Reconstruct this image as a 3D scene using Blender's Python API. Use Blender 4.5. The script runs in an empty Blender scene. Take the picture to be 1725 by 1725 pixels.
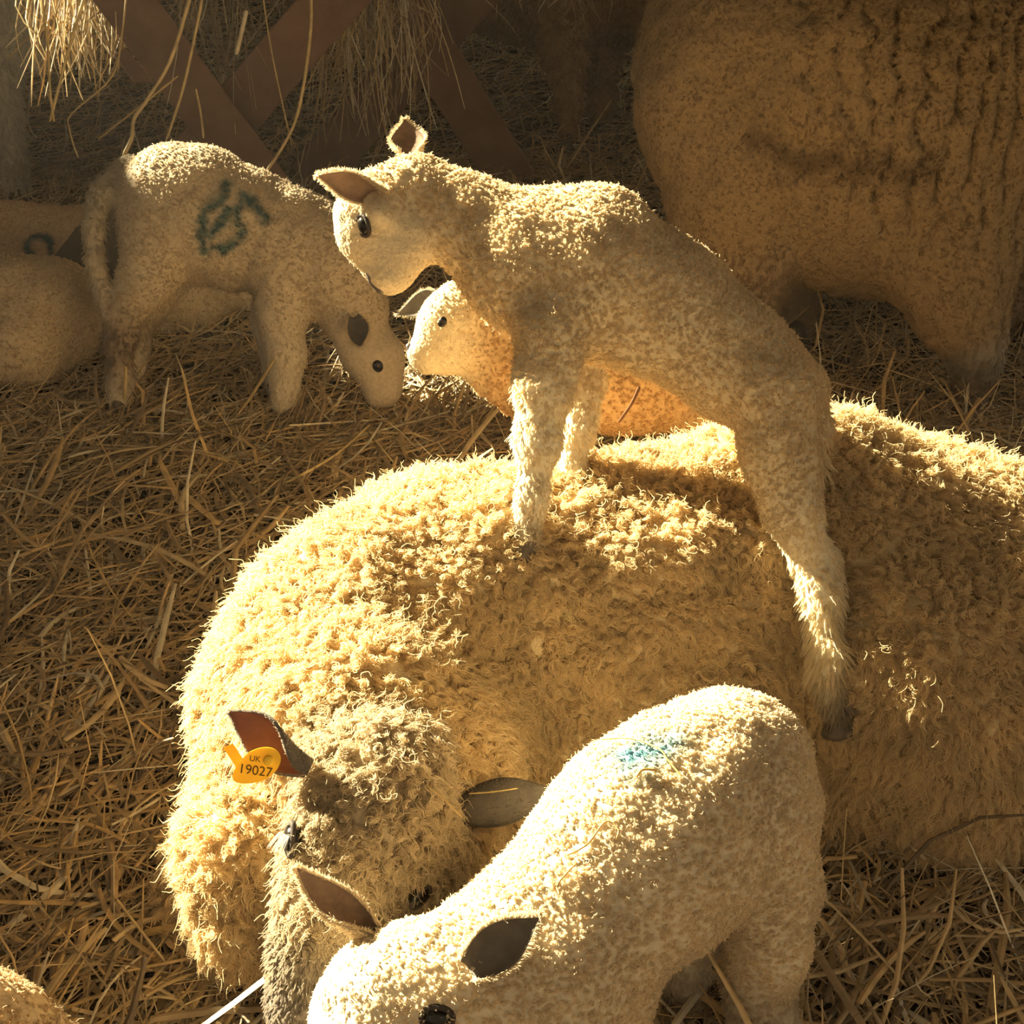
import bpy, math
import numpy as np
from mathutils import Vector, Matrix

# ------------------------------------------------------------------ camera, light, exposure
SC = bpy.context.scene
COL = SC.collection
F = 2600.0                      # focal length in pixels of the 1725 x 1725 frame
CAMH = 1.30
PITCH = math.radians(30)
cam_d = bpy.data.cameras.new('camera')
cam_d.sensor_width = 36.0
cam_d.lens = 36.0 * F / 1725.0
cam_d.clip_start = 0.05
cam = bpy.data.objects.new('camera', cam_d)
cam.location = (0, 0, CAMH)
cam.rotation_euler = (math.radians(90) - PITCH, 0, 0)
COL.objects.link(cam)
SC.camera = cam

SUN_DIR = np.array([-0.76, 0.52, 0.43]); SUN_DIR /= np.linalg.norm(SUN_DIR)   # towards the sun
sun_d = bpy.data.lights.new('sun', 'SUN')
sun_d.energy = 42.0
sun_d.color = (1.0, 0.87, 0.56)
sun_d.angle = math.radians(0.6)
sun = bpy.data.objects.new('sun', sun_d)
sun.rotation_euler = Vector(SUN_DIR).to_track_quat('Z', 'Y').to_euler()
sun.location = (-3, 3, 5)
COL.objects.link(sun)

world = bpy.data.worlds.new('sky')
world.use_nodes = True
bg = world.node_tree.nodes['Background']
bg.inputs[0].default_value = (1.0, 0.78, 0.49, 1)
bg.inputs[1].default_value = 0.55
SC.world = world

SC.view_settings.view_transform = 'Standard'
SC.view_settings.look = 'None'
SC.view_settings.exposure = 0.0
SC.view_settings.gamma = 1.0
SC.view_settings.use_curve_mapping = False
SC.cycles.max_bounces = 6
SC.cycles.diffuse_bounces = 3
SC.cycles.use_adaptive_sampling = True
SC.cycles.adaptive_threshold = 0.05
SC.cycles.transmission_bounces = 4
SC.cycles.glossy_bounces = 2
try:
    SC.cycles_curves.shape = 'RIBBONS'
except Exception:
    pass

rng = np.random.default_rng(7)
CAM = np.array([0, 0, CAMH])
FWD = np.array([0, math.cos(PITCH), -math.sin(PITCH)])
RIGHT = np.array([1.0, 0, 0])
UP = np.array([0, math.sin(PITCH), math.cos(PITCH)])


def W(x, y, d):
    """the point of the place seen at pixel x, y, at distance d along the view axis"""
    return CAM + d * (FWD + (x - 862.5) / F * RIGHT + (862.5 - y) / F * UP)


def G(x, y, z=0.0):
    v = (y - 862.5) / F
    d = (CAMH - z) / (math.sin(PITCH) + v * math.cos(PITCH))
    return W(x, y, d)


# ------------------------------------------------------------------ noise
def _h(i, j, k, s):
    n = (i * 374761393 + j * 668265263 + k * 2147483647 + s * 1274126177) & 0xFFFFFFFF
    n = ((n ^ (n >> 13)) * 1274126177) & 0xFFFFFFFF
    return ((n ^ (n >> 16)) & 0xFFFF) / 65535.0


def noise(p, scale=1.0, seed=0):
    q = np.asarray(p) * scale
    i = np.floor(q).astype(np.int64)
    f = q - i
    f = f * f * (3 - 2 * f)
    r = 0
    for a in (0, 1):
        for b in (0, 1):
            for c in (0, 1):
                w = (f[:, 0] if a else 1 - f[:, 0]) * (f[:, 1] if b else 1 - f[:, 1]) * (f[:, 2] if c else 1 - f[:, 2])
                r = r + w * _h(i[:, 0] + a, i[:, 1] + b, i[:, 2] + c, seed)
    return r * 2 - 1


# ------------------------------------------------------------------ materials
def new_mat(name):
    m = bpy.data.materials.new(name)
    m.use_nodes = True
    nt = m.node_tree
    for n in list(nt.nodes):
        nt.nodes.remove(n)
    out = nt.nodes.new('ShaderNodeOutputMaterial')
    return m, nt, out


def N(nt, t, **kw):
    n = nt.nodes.new(t)
    for k, v in kw.items():
        if k in n.inputs:
            n.inputs[k].default_value = v
        else:
            setattr(n, k, v)
    return n


def mat_attr(name, rough=0.9, trans=0.0, bump=None, spec=0.2, noise_amt=0.0, noise_scale=60):
    """colour comes from the point attribute 'col'"""
    m, nt, out = new_mat(name)
    at = N(nt, 'ShaderNodeAttribute', attribute_name='col')
    colr = at.outputs['Color']
    if noise_amt:
        tc = N(nt, 'ShaderNodeTexCoord')
        nz = N(nt, 'ShaderNodeTexNoise', Scale=noise_scale, Detail=4.0)
        nt.links.new(tc.outputs['Object'], nz.inputs['Vector'])
        mr = N(nt, 'ShaderNodeMapRange')
        mr.inputs['From Min'].default_value = 0.3
        mr.inputs['From Max'].default_value = 0.7
        mr.inputs['To Min'].default_value = 1 - noise_amt
        mr.inputs['To Max'].default_value = 1 + noise_amt
        nt.links.new(nz.outputs['Fac'], mr.inputs['Value'])
        mx = N(nt, 'ShaderNodeVectorMath', operation='SCALE')
        nt.links.new(colr, mx.inputs[0])
        nt.links.new(mr.outputs['Result'], mx.inputs['Scale'])
        colr = mx.outputs['Vector']
    b = N(nt, 'ShaderNodeBsdfPrincipled', Roughness=rough)
    b.inputs['Specular IOR Level'].default_value = spec
    nt.links.new(colr, b.inputs['Base Color'])
    if bump:
        tc = N(nt, 'ShaderNodeTexCoord')
        nz = N(nt, 'ShaderNodeTexNoise', Scale=bump[0], Detail=3.0)
        bp = N(nt, 'ShaderNodeBump', Strength=bump[1], Distance=bump[2])
        nt.links.new(tc.outputs['Object'], nz.inputs['Vector'])
        nt.links.new(nz.outputs['Fac'], bp.inputs['Height'])
        nt.links.new(bp.outputs['Normal'], b.inputs['Normal'])
    sh = b.outputs[0]
    if trans:
        t = N(nt, 'ShaderNodeBsdfTranslucent')
        nt.links.new(colr, t.inputs['Color'])
        mx = N(nt, 'ShaderNodeMixShader', Fac=trans)
        nt.links.new(b.outputs[0], mx.inputs[1])
        nt.links.new(t.outputs[0], mx.inputs[2])
        sh = mx.outputs[0]
    nt.links.new(sh, out.inputs[0])
    return m


def mat_plain(name, col, rough=0.6, spec=0.3, metal=0.0, trans=0.0, var=None, bump=None):
    m, nt, out = new_mat(name)
    b = N(nt, 'ShaderNodeBsdfPrincipled', Roughness=rough, Metallic=metal)
    b.inputs['Specular IOR Level'].default_value = spec
    b.inputs['Base Color'].default_value = (*col, 1)
    tc = N(nt, 'ShaderNodeTexCoord')
    src = None
    if var:
        nz = N(nt, 'ShaderNodeTexNoise', Scale=var[0], Detail=5.0, Roughness=0.65)
        cr = N(nt, 'ShaderNodeValToRGB')
        cr.color_ramp.elements[0].position = 0.35
        cr.color_ramp.elements[1].position = 0.68
        cr.color_ramp.elements[0].color = (*col, 1)
        cr.color_ramp.elements[1].color = (*var[1], 1)
        nt.links.new(tc.outputs['Object'], nz.inputs['Vector'])
        nt.links.new(nz.outputs['Fac'], cr.inputs[0])
        nt.links.new(cr.outputs[0], b.inputs['Base Color'])
        src = cr.outputs[0]
    if bump:
        nz = N(nt, 'ShaderNodeTexNoise', Scale=bump[0], Detail=4.0)
        bp = N(nt, 'ShaderNodeBump', Strength=bump[1], Distance=bump[2])
        nt.links.new(tc.outputs['Object'], nz.inputs['Vector'])
        nt.links.new(nz.outputs['Fac'], bp.inputs['Height'])
        nt.links.new(bp.outputs['Normal'], b.inputs['Normal'])
    sh = b.outputs[0]
    if trans:
        t = N(nt, 'ShaderNodeBsdfTranslucent')
        t.inputs['Color'].default_value = (*col, 1)
        if src:
            nt.links.new(src, t.inputs['Color'])
        mx = N(nt, 'ShaderNodeMixShader', Fac=trans)
        nt.links.new(b.outputs[0], mx.inputs[1])
        nt.links.new(t.outputs[0], mx.inputs[2])
        sh = mx.outputs[0]
    nt.links.new(sh, out.inputs[0])
    return m


M = {}
M['skin'] = mat_attr('wool_skin', rough=1.0, spec=0.0, bump=(180, 0.6, 0.004), noise_amt=0.15, noise_scale=150)
M['wool'] = mat_attr('wool_fibre', rough=0.75, spec=0.25, trans=0.48)
M['straw'] = mat_attr('straw_stalk', rough=0.55, spec=0.45, trans=0.18, noise_amt=0.25, noise_scale=40)
M['ear_in'] = mat_plain('ear_inside', (0.17, 0.115, 0.085), 0.8, 0.1, trans=0.25, var=(70, (0.28, 0.185, 0.13)))
M['ear_pink'] = mat_plain('ear_inside_pink', (0.40, 0.16, 0.11), 0.7, 0.2, trans=0.38, var=(45, (0.30, 0.12, 0.09)))
M['ear_out'] = mat_plain('ear_outside', (0.62, 0.50, 0.34), 0.9, 0.1, trans=0.30, var=(80, (0.52, 0.42, 0.30)))
M['ear_grey'] = mat_plain('ear_outside_grey', (0.11, 0.095, 0.080), 0.75, 0.25, trans=0.10, var=(60, (0.17, 0.145, 0.12)))
M['eye'] = mat_plain('eye_dark', (0.010, 0.008, 0.006), 0.22, 0.35)
M['lid'] = mat_plain('eyelid', (0.05, 0.038, 0.03), 0.7, 0.3, bump=(300, 0.4, 0.002))
M['hoof'] = mat_plain('hoof_horn', (0.075, 0.058, 0.045), 0.6, 0.3, var=(50, (0.14, 0.11, 0.08)))
M['nose'] = mat_plain('nose_leather', (0.10, 0.08, 0.075), 0.45, 0.5, bump=(250, 0.4, 0.002))
M['tag'] = mat_plain('tag_plastic', (0.95, 0.62, 0.03), 0.35, 0.5, trans=0.25)
M['ink'] = mat_plain('tag_ink', (0.10, 0.055, 0.01), 0.6, 0.2)
M['rust'] = mat_plain('rusted_steel', (0.105, 0.055, 0.034), 0.75, 0.3, var=(9, (0.165, 0.095, 0.060)), bump=(60, 0.3, 0.004))
M['sheet'] = mat_plain('dark_sheet', (0.060, 0.050, 0.038), 0.7, 0.3, var=(6, (0.085, 0.07, 0.052)))
M['wood'] = mat_plain('barn_boards', (0.040, 0.030, 0.020), 0.9, 0.1, var=(5, (0.065, 0.048, 0.032)))
M['roof'] = mat_plain('roof_boards', (0.10, 0.075, 0.05), 0.9, 0.1, var=(4, (0.14, 0.10, 0.07)))
M['twig'] = mat_plain('twig_bark', (0.10, 0.045, 0.02), 0.8, 0.2, var=(80, (0.15, 0.07, 0.03)))


def floor_material():
    m, nt, out = new_mat('trodden_bedding')
    tc = N(nt, 'ShaderNodeTexCoord')
    b = N(nt, 'ShaderNodeBsdfPrincipled', Roughness=0.95)
    b.inputs['Specular IOR Level'].default_value = 0.1
    mp = N(nt, 'ShaderNodeMapping')
    mp.inputs['Scale'].default_value = (14, 70, 30)
    mp.inputs['Rotation'].default_value = (0, 0, 0.5)
    nz = N(nt, 'ShaderNodeTexNoise', Scale=1.0, Detail=6.0, Distortion=1.5)
    cr = N(nt, 'ShaderNodeValToRGB')
    e = cr.color_ramp.elements
    e[0].position, e[0].color = 0.38, (0.035, 0.024, 0.012, 1)
    e[1].position, e[1].color = 0.72, (0.20, 0.13, 0.06, 1)
    bp = N(nt, 'ShaderNodeBump', Strength=0.8, Distance=0.01)
    nt.links.new(tc.outputs['Object'], mp.inputs['Vector'])
    nt.links.new(mp.outputs[0], nz.inputs['Vector'])
    nt.links.new(nz.outputs['Fac'], cr.inputs[0])
    nt.links.new(nz.outputs['Fac'], bp.inputs['Height'])
    nt.links.new(cr.outputs[0], b.inputs['Base Color'])
    nt.links.new(bp.outputs[0], b.inputs['Normal'])
    nt.links.new(b.outputs[0], out.inputs[0])
    return m


M['floor'] = floor_material()


# ------------------------------------------------------------------ object helpers
def root(name, label, cat, loc, group=None):
    o = bpy.data.objects.new(name, None)
    o.empty_display_size = 0.1
    o.location = [float(c) for c in loc]
    o['label'] = label
    o['category'] = cat
    if group:
        o['group'] = group
    COL.objects.link(o)
    return o


def mesh_obj(name, v, f, mats, parent=None, origin=None, smooth=True, col=None):
    v = np.asarray(v, dtype=np.float64)
    if origin is None:
        if parent is None:
            origin = np.array([v[:, 0].mean(), v[:, 1].mean(), v[:, 2].min()])
        else:
            origin = np.array(parent_origin(parent))
    me = bpy.data.meshes.new(name)
    if isinstance(f, np.ndarray) and f.ndim == 2:
        k = f.shape[1]
        me.vertices.add(len(v))
        me.vertices.foreach_set('co', (v - origin).astype(np.float32).ravel())
        me.loops.add(f.size)
        me.loops.foreach_set('vertex_index', f.astype(np.int32).ravel())
        me.polygons.add(len(f))
        me.polygons.foreach_set('loop_start', np.arange(0, f.size, k, dtype=np.int32))
        me.update(calc_edges=True)
        me.validate()
    else:
        me.from_pydata((v - origin).tolist(), [], [list(map(int, q)) for q in f])
        me.update()
    me.polygons.foreach_set('use_smooth', np.full(len(me.polygons), smooth))
    if col is not None:
        at = me.color_attributes.new('col', 'FLOAT_COLOR', 'POINT')
        c4 = np.ones((len(v), 4), dtype=np.float32)
        c4[:, :3] = col
        at.data.foreach_set('color', c4.ravel())
    for m in (mats if isinstance(mats, (list, tuple)) else [mats]):
        me.materials.append(m)
    o = bpy.data.objects.new(name, me)
    COL.objects.link(o)
    if parent is not None:
        o.parent = parent
    else:
        o.location = origin
    return o


def parent_origin(p):
    o = np.zeros(3)
    while p is not None:
        o = o + np.array(p.location)
        p = p.parent
    return o


def tag(o, label=None, cat=None, group=None, kind=None):
    for k, v in (('label', label), ('category', cat), ('group', group), ('kind', kind)):
        if v:
            o[k] = v
    return o


# ------------------------------------------------------------------ implicit bodies
REG = {  # colour, wool length, curl radius, curl turns, lean, strands/clump, clump radius, straightness(flow)
    'lamb':  dict(col=(0.80, 0.65, 0.43), L=0.0044, A=0.0013, T=1.3, lean=0.35, R=0.0026, flow=0.15),
    'lface': dict(col=(0.82, 0.68, 0.47), L=0.0022, A=0.0004, T=0.6, lean=0.5, R=0.0026, flow=0.9),
    'lleg':  dict(col=(0.84, 0.72, 0.52), L=0.0048, A=0.0005, T=0.7, lean=0.3, R=0.0030, flow=1.1),
    'lfoot': dict(col=(0.20, 0.15, 0.10), L=0.0050, A=0.0005, T=0.7, lean=0.3, R=0.0030, flow=1.3),
    'tail':  dict(col=(0.64, 0.54, 0.38), L=0.0075, A=0.0018, T=1.2, lean=0.4, R=0.0040, flow=0.9),
    'hock':  dict(col=(0.36, 0.27, 0.18), L=0.0085, A=0.0012, T=0.9, lean=0.5, R=0.0035, flow=0.9),
    'shag':  dict(col=(0.84, 0.72, 0.50), L=0.0120, A=0.0010, T=0.8, lean=0.35, R=0.0034, flow=1.3),
    'muz':   dict(col=(0.72, 0.61, 0.45), L=0.0014, A=0.0002, T=0.5, lean=0.4, R=0.0022, flow=0.8),
    'ewe':   dict(col=(0.82, 0.652, 0.395), L=0.019, A=0.0036, T=1.7, lean=0.42, R=0.0065, flow=0.55),
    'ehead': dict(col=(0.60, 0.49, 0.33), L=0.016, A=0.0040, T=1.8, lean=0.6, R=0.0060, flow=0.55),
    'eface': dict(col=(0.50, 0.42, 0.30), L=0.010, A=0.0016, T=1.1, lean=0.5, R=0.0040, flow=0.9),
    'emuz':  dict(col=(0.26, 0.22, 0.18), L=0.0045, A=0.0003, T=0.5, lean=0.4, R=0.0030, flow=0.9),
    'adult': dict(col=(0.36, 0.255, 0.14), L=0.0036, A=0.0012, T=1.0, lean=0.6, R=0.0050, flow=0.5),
    'aleg':  dict(col=(0.34, 0.25, 0.16), L=0.010, A=0.0010, T=0.8, lean=0.4, R=0.0050, flow=1.0),
    'adark': dict(col=(0.10, 0.075, 0.055), L=0.008, A=0.0006, T=0.8, lean=0.4, R=0.0050, flow=1.0),
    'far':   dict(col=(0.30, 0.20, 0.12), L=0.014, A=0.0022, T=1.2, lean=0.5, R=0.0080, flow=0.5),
    'grey':  dict(col=(0.68, 0.63, 0.55), L=0.022, A=0.0030, T=1.4, lean=0.5, R=0.0080, flow=0.6),
}


def rcone(p, a, b, r1, r2):
    a, b = np.asarray(a, float), np.asarray(b, float)
    ba = b - a
    l2 = ba @ ba
    if l2 < 1e-9:
        return np.sqrt(((p - a) ** 2).sum(-1)) - max(r1, r2)
    rr = r1 - r2
    a2 = l2 - rr * rr
    if a2 <= 1e-9:
        if r1 >= r2:
            return np.sqrt(((p - a) ** 2).sum(-1)) - r1
        return np.sqrt(((p - b) ** 2).sum(-1)) - r2
    il2 = 1.0 / l2
    pa = p - a
    y = pa @ ba
    z = y - l2
    x2 = ((pa * l2 - y[..., None] * ba) ** 2).sum(-1)
    y2 = y * y * l2
    z2 = z * z * l2
    k = np.sign(rr) * rr * rr * x2
    d = (np.sqrt(x2 * a2 * il2) + y * rr) * il2 - r1
    d = np.where(np.sign(z) * a2 * z2 > k, np.sqrt(x2 + z2) * il2 - r2, d)
    d = np.where(np.sign(y) * a2 * y2 < k, np.sqrt(x2 + y2) * il2 - r1, d)
    return d


def prim_d(P, pr):
    q = P
    if pr.get('squash') is not None:          # thinner or wider along one axis
        n, s, c = pr['squash']
        q = P + ((P - c) @ n)[..., None] * n * (1 / s - 1)
    return rcone(q, pr['a'], pr['b'], pr['ra'], pr['rb'])


def smin(a, b, k):
    h = np.maximum(k - np.abs(a - b), 0) / k
    return np.minimum(a, b) - h * h * k * 0.25


def surface_nets(S, org, h):
    nx, ny, nz = S.shape
    ins = S < 0
    cs = [(i, j, k) for i in (0, 1) for j in (0, 1) for k in (0, 1)]
    sl = lambda A, c: A[c[0]:nx - 1 + c[0], c[1]:ny - 1 + c[1], c[2]:nz - 1 + c[2]]
    cnt_in = sum(sl(ins, c).astype(np.int8) for c in cs)
    act = (cnt_in > 0) & (cnt_in < 8)
    idx = np.argwhere(act)
    acc = np.zeros((len(idx), 3))
    n = np.zeros(len(idx))
    vals = {c: S[idx[:, 0] + c[0], idx[:, 1] + c[1], idx[:, 2] + c[2]] for c in cs}
    for c in cs:
        for ax in range(3):
            if c[ax] == 0:
                e = list(c); e[ax] = 1; e = tuple(e)
                v0, v1 = vals[c], vals[e]
                m = (v0 < 0) != (v1 < 0)
                t = np.where(m, v0 / np.where(m, v0 - v1, 1), 0)
                pos = np.array(c, float)[None, :].repeat(len(idx), 0)
                pos[:, ax] += t
                acc[m] += pos[m]
                n[m] += 1
    V = (idx + acc / n[:, None]) * h + org
    ids = np.full((nx - 1, ny - 1, nz - 1), -1, dtype=np.int64)
    ids[act] = np.arange(len(idx))
    faces = []
    for ax in range(3):
        s0 = [slice(1, -1)] * 3; s1 = [slice(1, -1)] * 3
        s0[ax] = slice(0, S.shape[ax] - 1); s1[ax] = slice(1, S.shape[ax])
        a = ins[tuple(s0)]; b = ins[tuple(s1)]
        for flip in (False, True):
            m = (a & ~b) if not flip else (~a & b)
            e = np.argwhere(m)
            o = np.ones(3, int); o[ax] = 0
            e = e + o
            u, w = (ax + 1) % 3, (ax + 2) % 3
            du = np.zeros(3, int); du[u] = 1
            dw = np.zeros(3, int); dw[w] = 1
            q = [e - du - dw, e - dw, e, e - du]
            qi = np.stack([ids[t[:, 0], t[:, 1], t[:, 2]] for t in q], 1)
            faces.append(qi[:, ::-1] if flip else qi)
    Fq = np.concatenate(faces)
    Fq = Fq[(Fq >= 0).all(1)]
    return V, Fq


def vnormals(V, Fq):
    a = V[Fq[:, 2]] - V[Fq[:, 0]]
    b = V[Fq[:, 3]] - V[Fq[:, 1]]
    fn = np.cross(a, b)
    n = np.zeros_like(V)
    for k in range(4):
        np.add.at(n, Fq[:, k], fn)
    return n / np.maximum(np.linalg.norm(n, axis=1), 1e-12)[:, None]


def build_body(prims, h=0.006, disp=None, floor_z=None, smooth=2):
    lo = np.min([np.minimum(p['a'] - p['ra'], p['b'] - p['rb']) for p in prims], 0) - 0.06
    hi = np.max([np.maximum(p['a'] + p['ra'], p['b'] + p['rb']) for p in prims], 0) + 0.06
    n = np.ceil((hi - lo) / h).astype(int) + 1
    gx, gy, gz = [lo[i] + np.arange(n[i]) * h for i in range(3)]
    S = np.full(n, 10.0)
    for p in prims:        # each primitive is evaluated in its own neighbourhood only
        mgn = p['k'] + 0.05
        sq = 1.6 if p.get('squash') is not None else 1.0
        pl = np.minimum(p['a'] - p['ra'] * sq, p['b'] - p['rb'] * sq) - mgn
        ph = np.maximum(p['a'] + p['ra'] * sq, p['b'] + p['rb'] * sq) + mgn
        i0 = np.clip(((pl - lo) / h).astype(int), 0, n - 1)
        i1 = np.clip(((ph - lo) / h).astype(int) + 2, 1, n)
        sub = np.stack(np.meshgrid(gx[i0[0]:i1[0]], gy[i0[1]:i1[1]], gz[i0[2]:i1[2]], indexing='ij'), -1)
        d = prim_d(sub, p)
        sl = tuple(slice(a, b) for a, b in zip(i0, i1))
        if p.get('cut'):
            S[sl] = -smin(-S[sl], d, p['k'])
        else:
            S[sl] = smin(S[sl], d, p['k'])
    if floor_z is not None:
        S = np.maximum(S, (floor_z - gz)[None, None, :])
    V, Fq = surface_nets(S, lo, h)
    for _ in range(smooth):                   # light Laplacian smoothing
        acc = np.zeros_like(V); c = np.zeros(len(V))
        for a, b in ((0, 1), (1, 2), (2, 3), (3, 0)):
            np.add.at(acc, Fq[:, a], V[Fq[:, b]]); np.add.at(c, Fq[:, a], 1)
        V = 0.5 * V + 0.5 * acc / np.maximum(c, 1)[:, None]
    if disp is not None:
        V = V + vnormals(V, Fq) * disp(V)[:, None]
    return V, Fq


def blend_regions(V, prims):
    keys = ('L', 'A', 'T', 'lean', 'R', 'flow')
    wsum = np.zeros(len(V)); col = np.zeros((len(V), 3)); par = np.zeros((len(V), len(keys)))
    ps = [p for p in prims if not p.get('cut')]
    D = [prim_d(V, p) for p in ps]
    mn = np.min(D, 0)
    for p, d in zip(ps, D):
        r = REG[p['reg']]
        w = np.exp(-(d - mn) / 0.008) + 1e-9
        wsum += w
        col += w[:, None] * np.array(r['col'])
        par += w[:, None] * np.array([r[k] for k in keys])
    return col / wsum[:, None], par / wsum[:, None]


def sample_surface(V, Fq, count, keep=None):
    tri = np.concatenate([Fq[:, [0, 1, 2]], Fq[:, [0, 2, 3]]])
    a, b, c = V[tri[:, 0]], V[tri[:, 1]], V[tri[:, 2]]
    ar = np.linalg.norm(np.cross(b - a, c - a), axis=1)
    w = ar if keep is None else ar * keep[tri].mean(1)
    t = np.searchsorted(np.cumsum(w) / w.sum(), rng.random(count))
    t = np.minimum(t, len(tri) - 1)
    u, v = rng.random(count), rng.random(count)
    s = u + v > 1
    u[s], v[s] = 1 - u[s], 1 - v[s]
    bary = np.stack([1 - u - v, u, v], 1)
    return tri[t], bary, 0.5 * w.sum()


def nz(v):
    return v / np.maximum(np.linalg.norm(v, axis=-1, keepdims=True), 1e-12)


def make_curves(name, P, R, C, mat, parent, kind='stuff'):
    """P: curves x points x 3"""
    n, k, _ = P.shape
    hc = bpy.data.hair_curves.new(name)
    hc.add_curves([k] * n)
    off = parent_origin(parent) if parent is not None else np.zeros(3)
    hc.attributes['position'].data.foreach_set('vector', (P - off).astype(np.float32).ravel())
    ra = hc.attributes.get('radius') or hc.attributes.new('radius', 'FLOAT', 'POINT')
    ra.data.foreach_set('value', np.broadcast_to(R, (n, k)).astype(np.float32).ravel())
    ca = hc.attributes.new('col', 'FLOAT_COLOR', 'CURVE')
    c4 = np.ones((n, 4), dtype=np.float32); c4[:, :3] = C
    ca.data.foreach_set('color', c4.ravel())
    hc.materials.append(mat)
    o = bpy.data.objects.new(name, hc)
    COL.objects.link(o)
    o.parent = parent
    if kind:
        o['kind'] = kind
    return o


def grow_wool(V, Fq, col, par, parent, clumps_per_m2, strands, pts, rad, name='wool', mark=None, lscale=1.0, var=0.14, flyaway=0.03, bare=None):
    n = vnormals(V, Fq)
    view = nz(CAM - V)
    facing = (n * view).sum(1)
    keep = np.clip(0.15 + (facing + 0.45) * 2.2, 0.12, 1.0)
    keep = keep * (V[:, 2] > 0.015)
    if bare is not None:
        keep = keep * bare(V)
    # smaller locks where the fleece is short: more of them
    keep = keep * np.clip((np.median(par[:, 4]) / par[:, 4]) ** 2, 0.4, 3.0)
    _, _, area = sample_surface(V, Fq, 10, keep)
    nc = int(area * clumps_per_m2)
    tri, ba, _ = sample_surface(V, Fq, nc, keep)
    lerp = lambda X: (X[tri] * ba[..., None]).sum(1)
    c = lerp(V); nn = nz(lerp(n)); pp = lerp(par); cc = lerp(col)
    L, A, T, lean, R, flow = [pp[:, i] for i in range(6)]
    L = L * lscale * rng.uniform(0.65, 1.3, nc)
    rnd = rng.normal(size=(nc, 3))
    t1 = nz(np.cross(nn, rnd)); t2 = np.cross(nn, t1)
    down = np.array([0, 0, -1.0]) - (nn @ np.array([0, 0, -1.0]))[:, None] * nn
    # slow drift of the lean so that locks lie in groups
    wob = np.stack([noise(c, 28, 11), noise(c, 28, 12), noise(c, 28, 13)], 1) + 0.5 * np.stack([noise(c, 80, 14), noise(c, 80, 15), noise(c, 80, 16)], 1)
    wob = wob - (wob * nn).sum(1, keepdims=True) * nn
    axis = nz(nn + lean[:, None] * (t1 * rng.normal(size=(nc, 1)) * 0.6 + wob * 1.2) + flow[:, None] * down * 0.8)
    bend = flow[:, None] * down * 0.7
    ph = rng.uniform(0, 6.283, nc)
    sgn = rng.choice([-1.0, 1.0], nc)
    br = 1 + var * noise(c, 20, 5) + rng.normal(0, var * 0.6, nc)
    cc = cc * br[:, None]
    if mark is not None:
        cc = mark(c, cc)
    # strands
    m = nc * strands
    i = np.repeat(np.arange(nc), strands)
    ang = rng.uniform(0, 6.283, m); rr = np.sqrt(rng.random(m)) * R[i]
    off = t1[i] * (np.cos(ang) * rr)[:, None] + t2[i] * (np.sin(ang) * rr)[:, None]
    t = np.linspace(0, 1, pts)
    Ls = L[i] * rng.uniform(0.7, 1.12, m)
    fly = rng.random(m) < flyaway
    Ls[fly] *= 1.6
    cl = np.where(fly, -0.6, 0.72)
    P = np.empty((m, pts, 3), dtype=np.float32)
    phs = ph[i] + rng.normal(0, 0.45, m)
    a2 = A[i] * rng.uniform(0.7, 1.3, m)
    for k, tt in enumerate(t):
        w = 6.283 * T[i] * tt * sgn[i] + phs
        amp = a2 * min(1.0, tt * 1.8)
        P[:, k] = (c[i] - nn[i] * 0.0015 + off * (1 - cl * tt)[:, None] + axis[i] * (Ls * tt)[:, None] + bend[i] * (Ls * tt * tt)[:, None]
                   + t1[i] * (amp * np.cos(w))[:, None] + t2[i] * (amp * np.sin(w))[:, None])
    P[..., 2] = np.maximum(P[..., 2], 0.004)
    Rd = rad * (1 - 0.55 * t ** 2)[None, :] * rng.uniform(0.75, 1.25, m)[:, None]
    Cs = np.clip(cc[i] * rng.normal(1, 0.06, m)[:, None], 0.01, 0.95)
    return make_curves(name, P, Rd, Cs, M['wool'], parent)


# --- primitives in pixels (x, y, depth offset, radius px) around one base distance
def PX(d0):
    def f(p1, p2, reg, k=0.03, squash=None, cut=False):
        a = W(p1[0], p1[1], d0 + p1[2]); b = W(p2[0], p2[1], d0 + p2[2])
        pr = dict(a=a, b=b, ra=p1[3] * (d0 + p1[2]) / F, rb=p2[3] * (d0 + p2[2]) / F, reg=reg, k=k, cut=cut)
        if squash:
            pr['squash'] = (np.array(squash[0], float), squash[1], (a + b) / 2)
        return pr
    return f


def CH(f, pts, reg, k=0.03, **kw):
    """a chain of cones; reg may be a list"""
    out = []
    for i in range(len(pts) - 1):
        out.append(f(pts[i], pts[i + 1], reg[i] if isinstance(reg, list) else reg, k, **kw))
    return out


def thin(pr, big=0.006, small=0.0035):
    for p in pr:
        for q in ('ra', 'rb'):
            p[q] -= big if p[q] > 0.05 else min(small, p[q] * 0.25)
    return pr


def WP(a, ra, b, rb, reg, k=0.04, squash=None, cut=False):
    a, b = np.array(a, float), np.array(b, float)
    pr = dict(a=a, b=b, ra=ra, rb=rb, reg=reg, k=k, cut=cut)
    if squash:
        pr['squash'] = (nz(np.array(squash[0], float)), squash[1], (a + b) / 2)
    return pr


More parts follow.
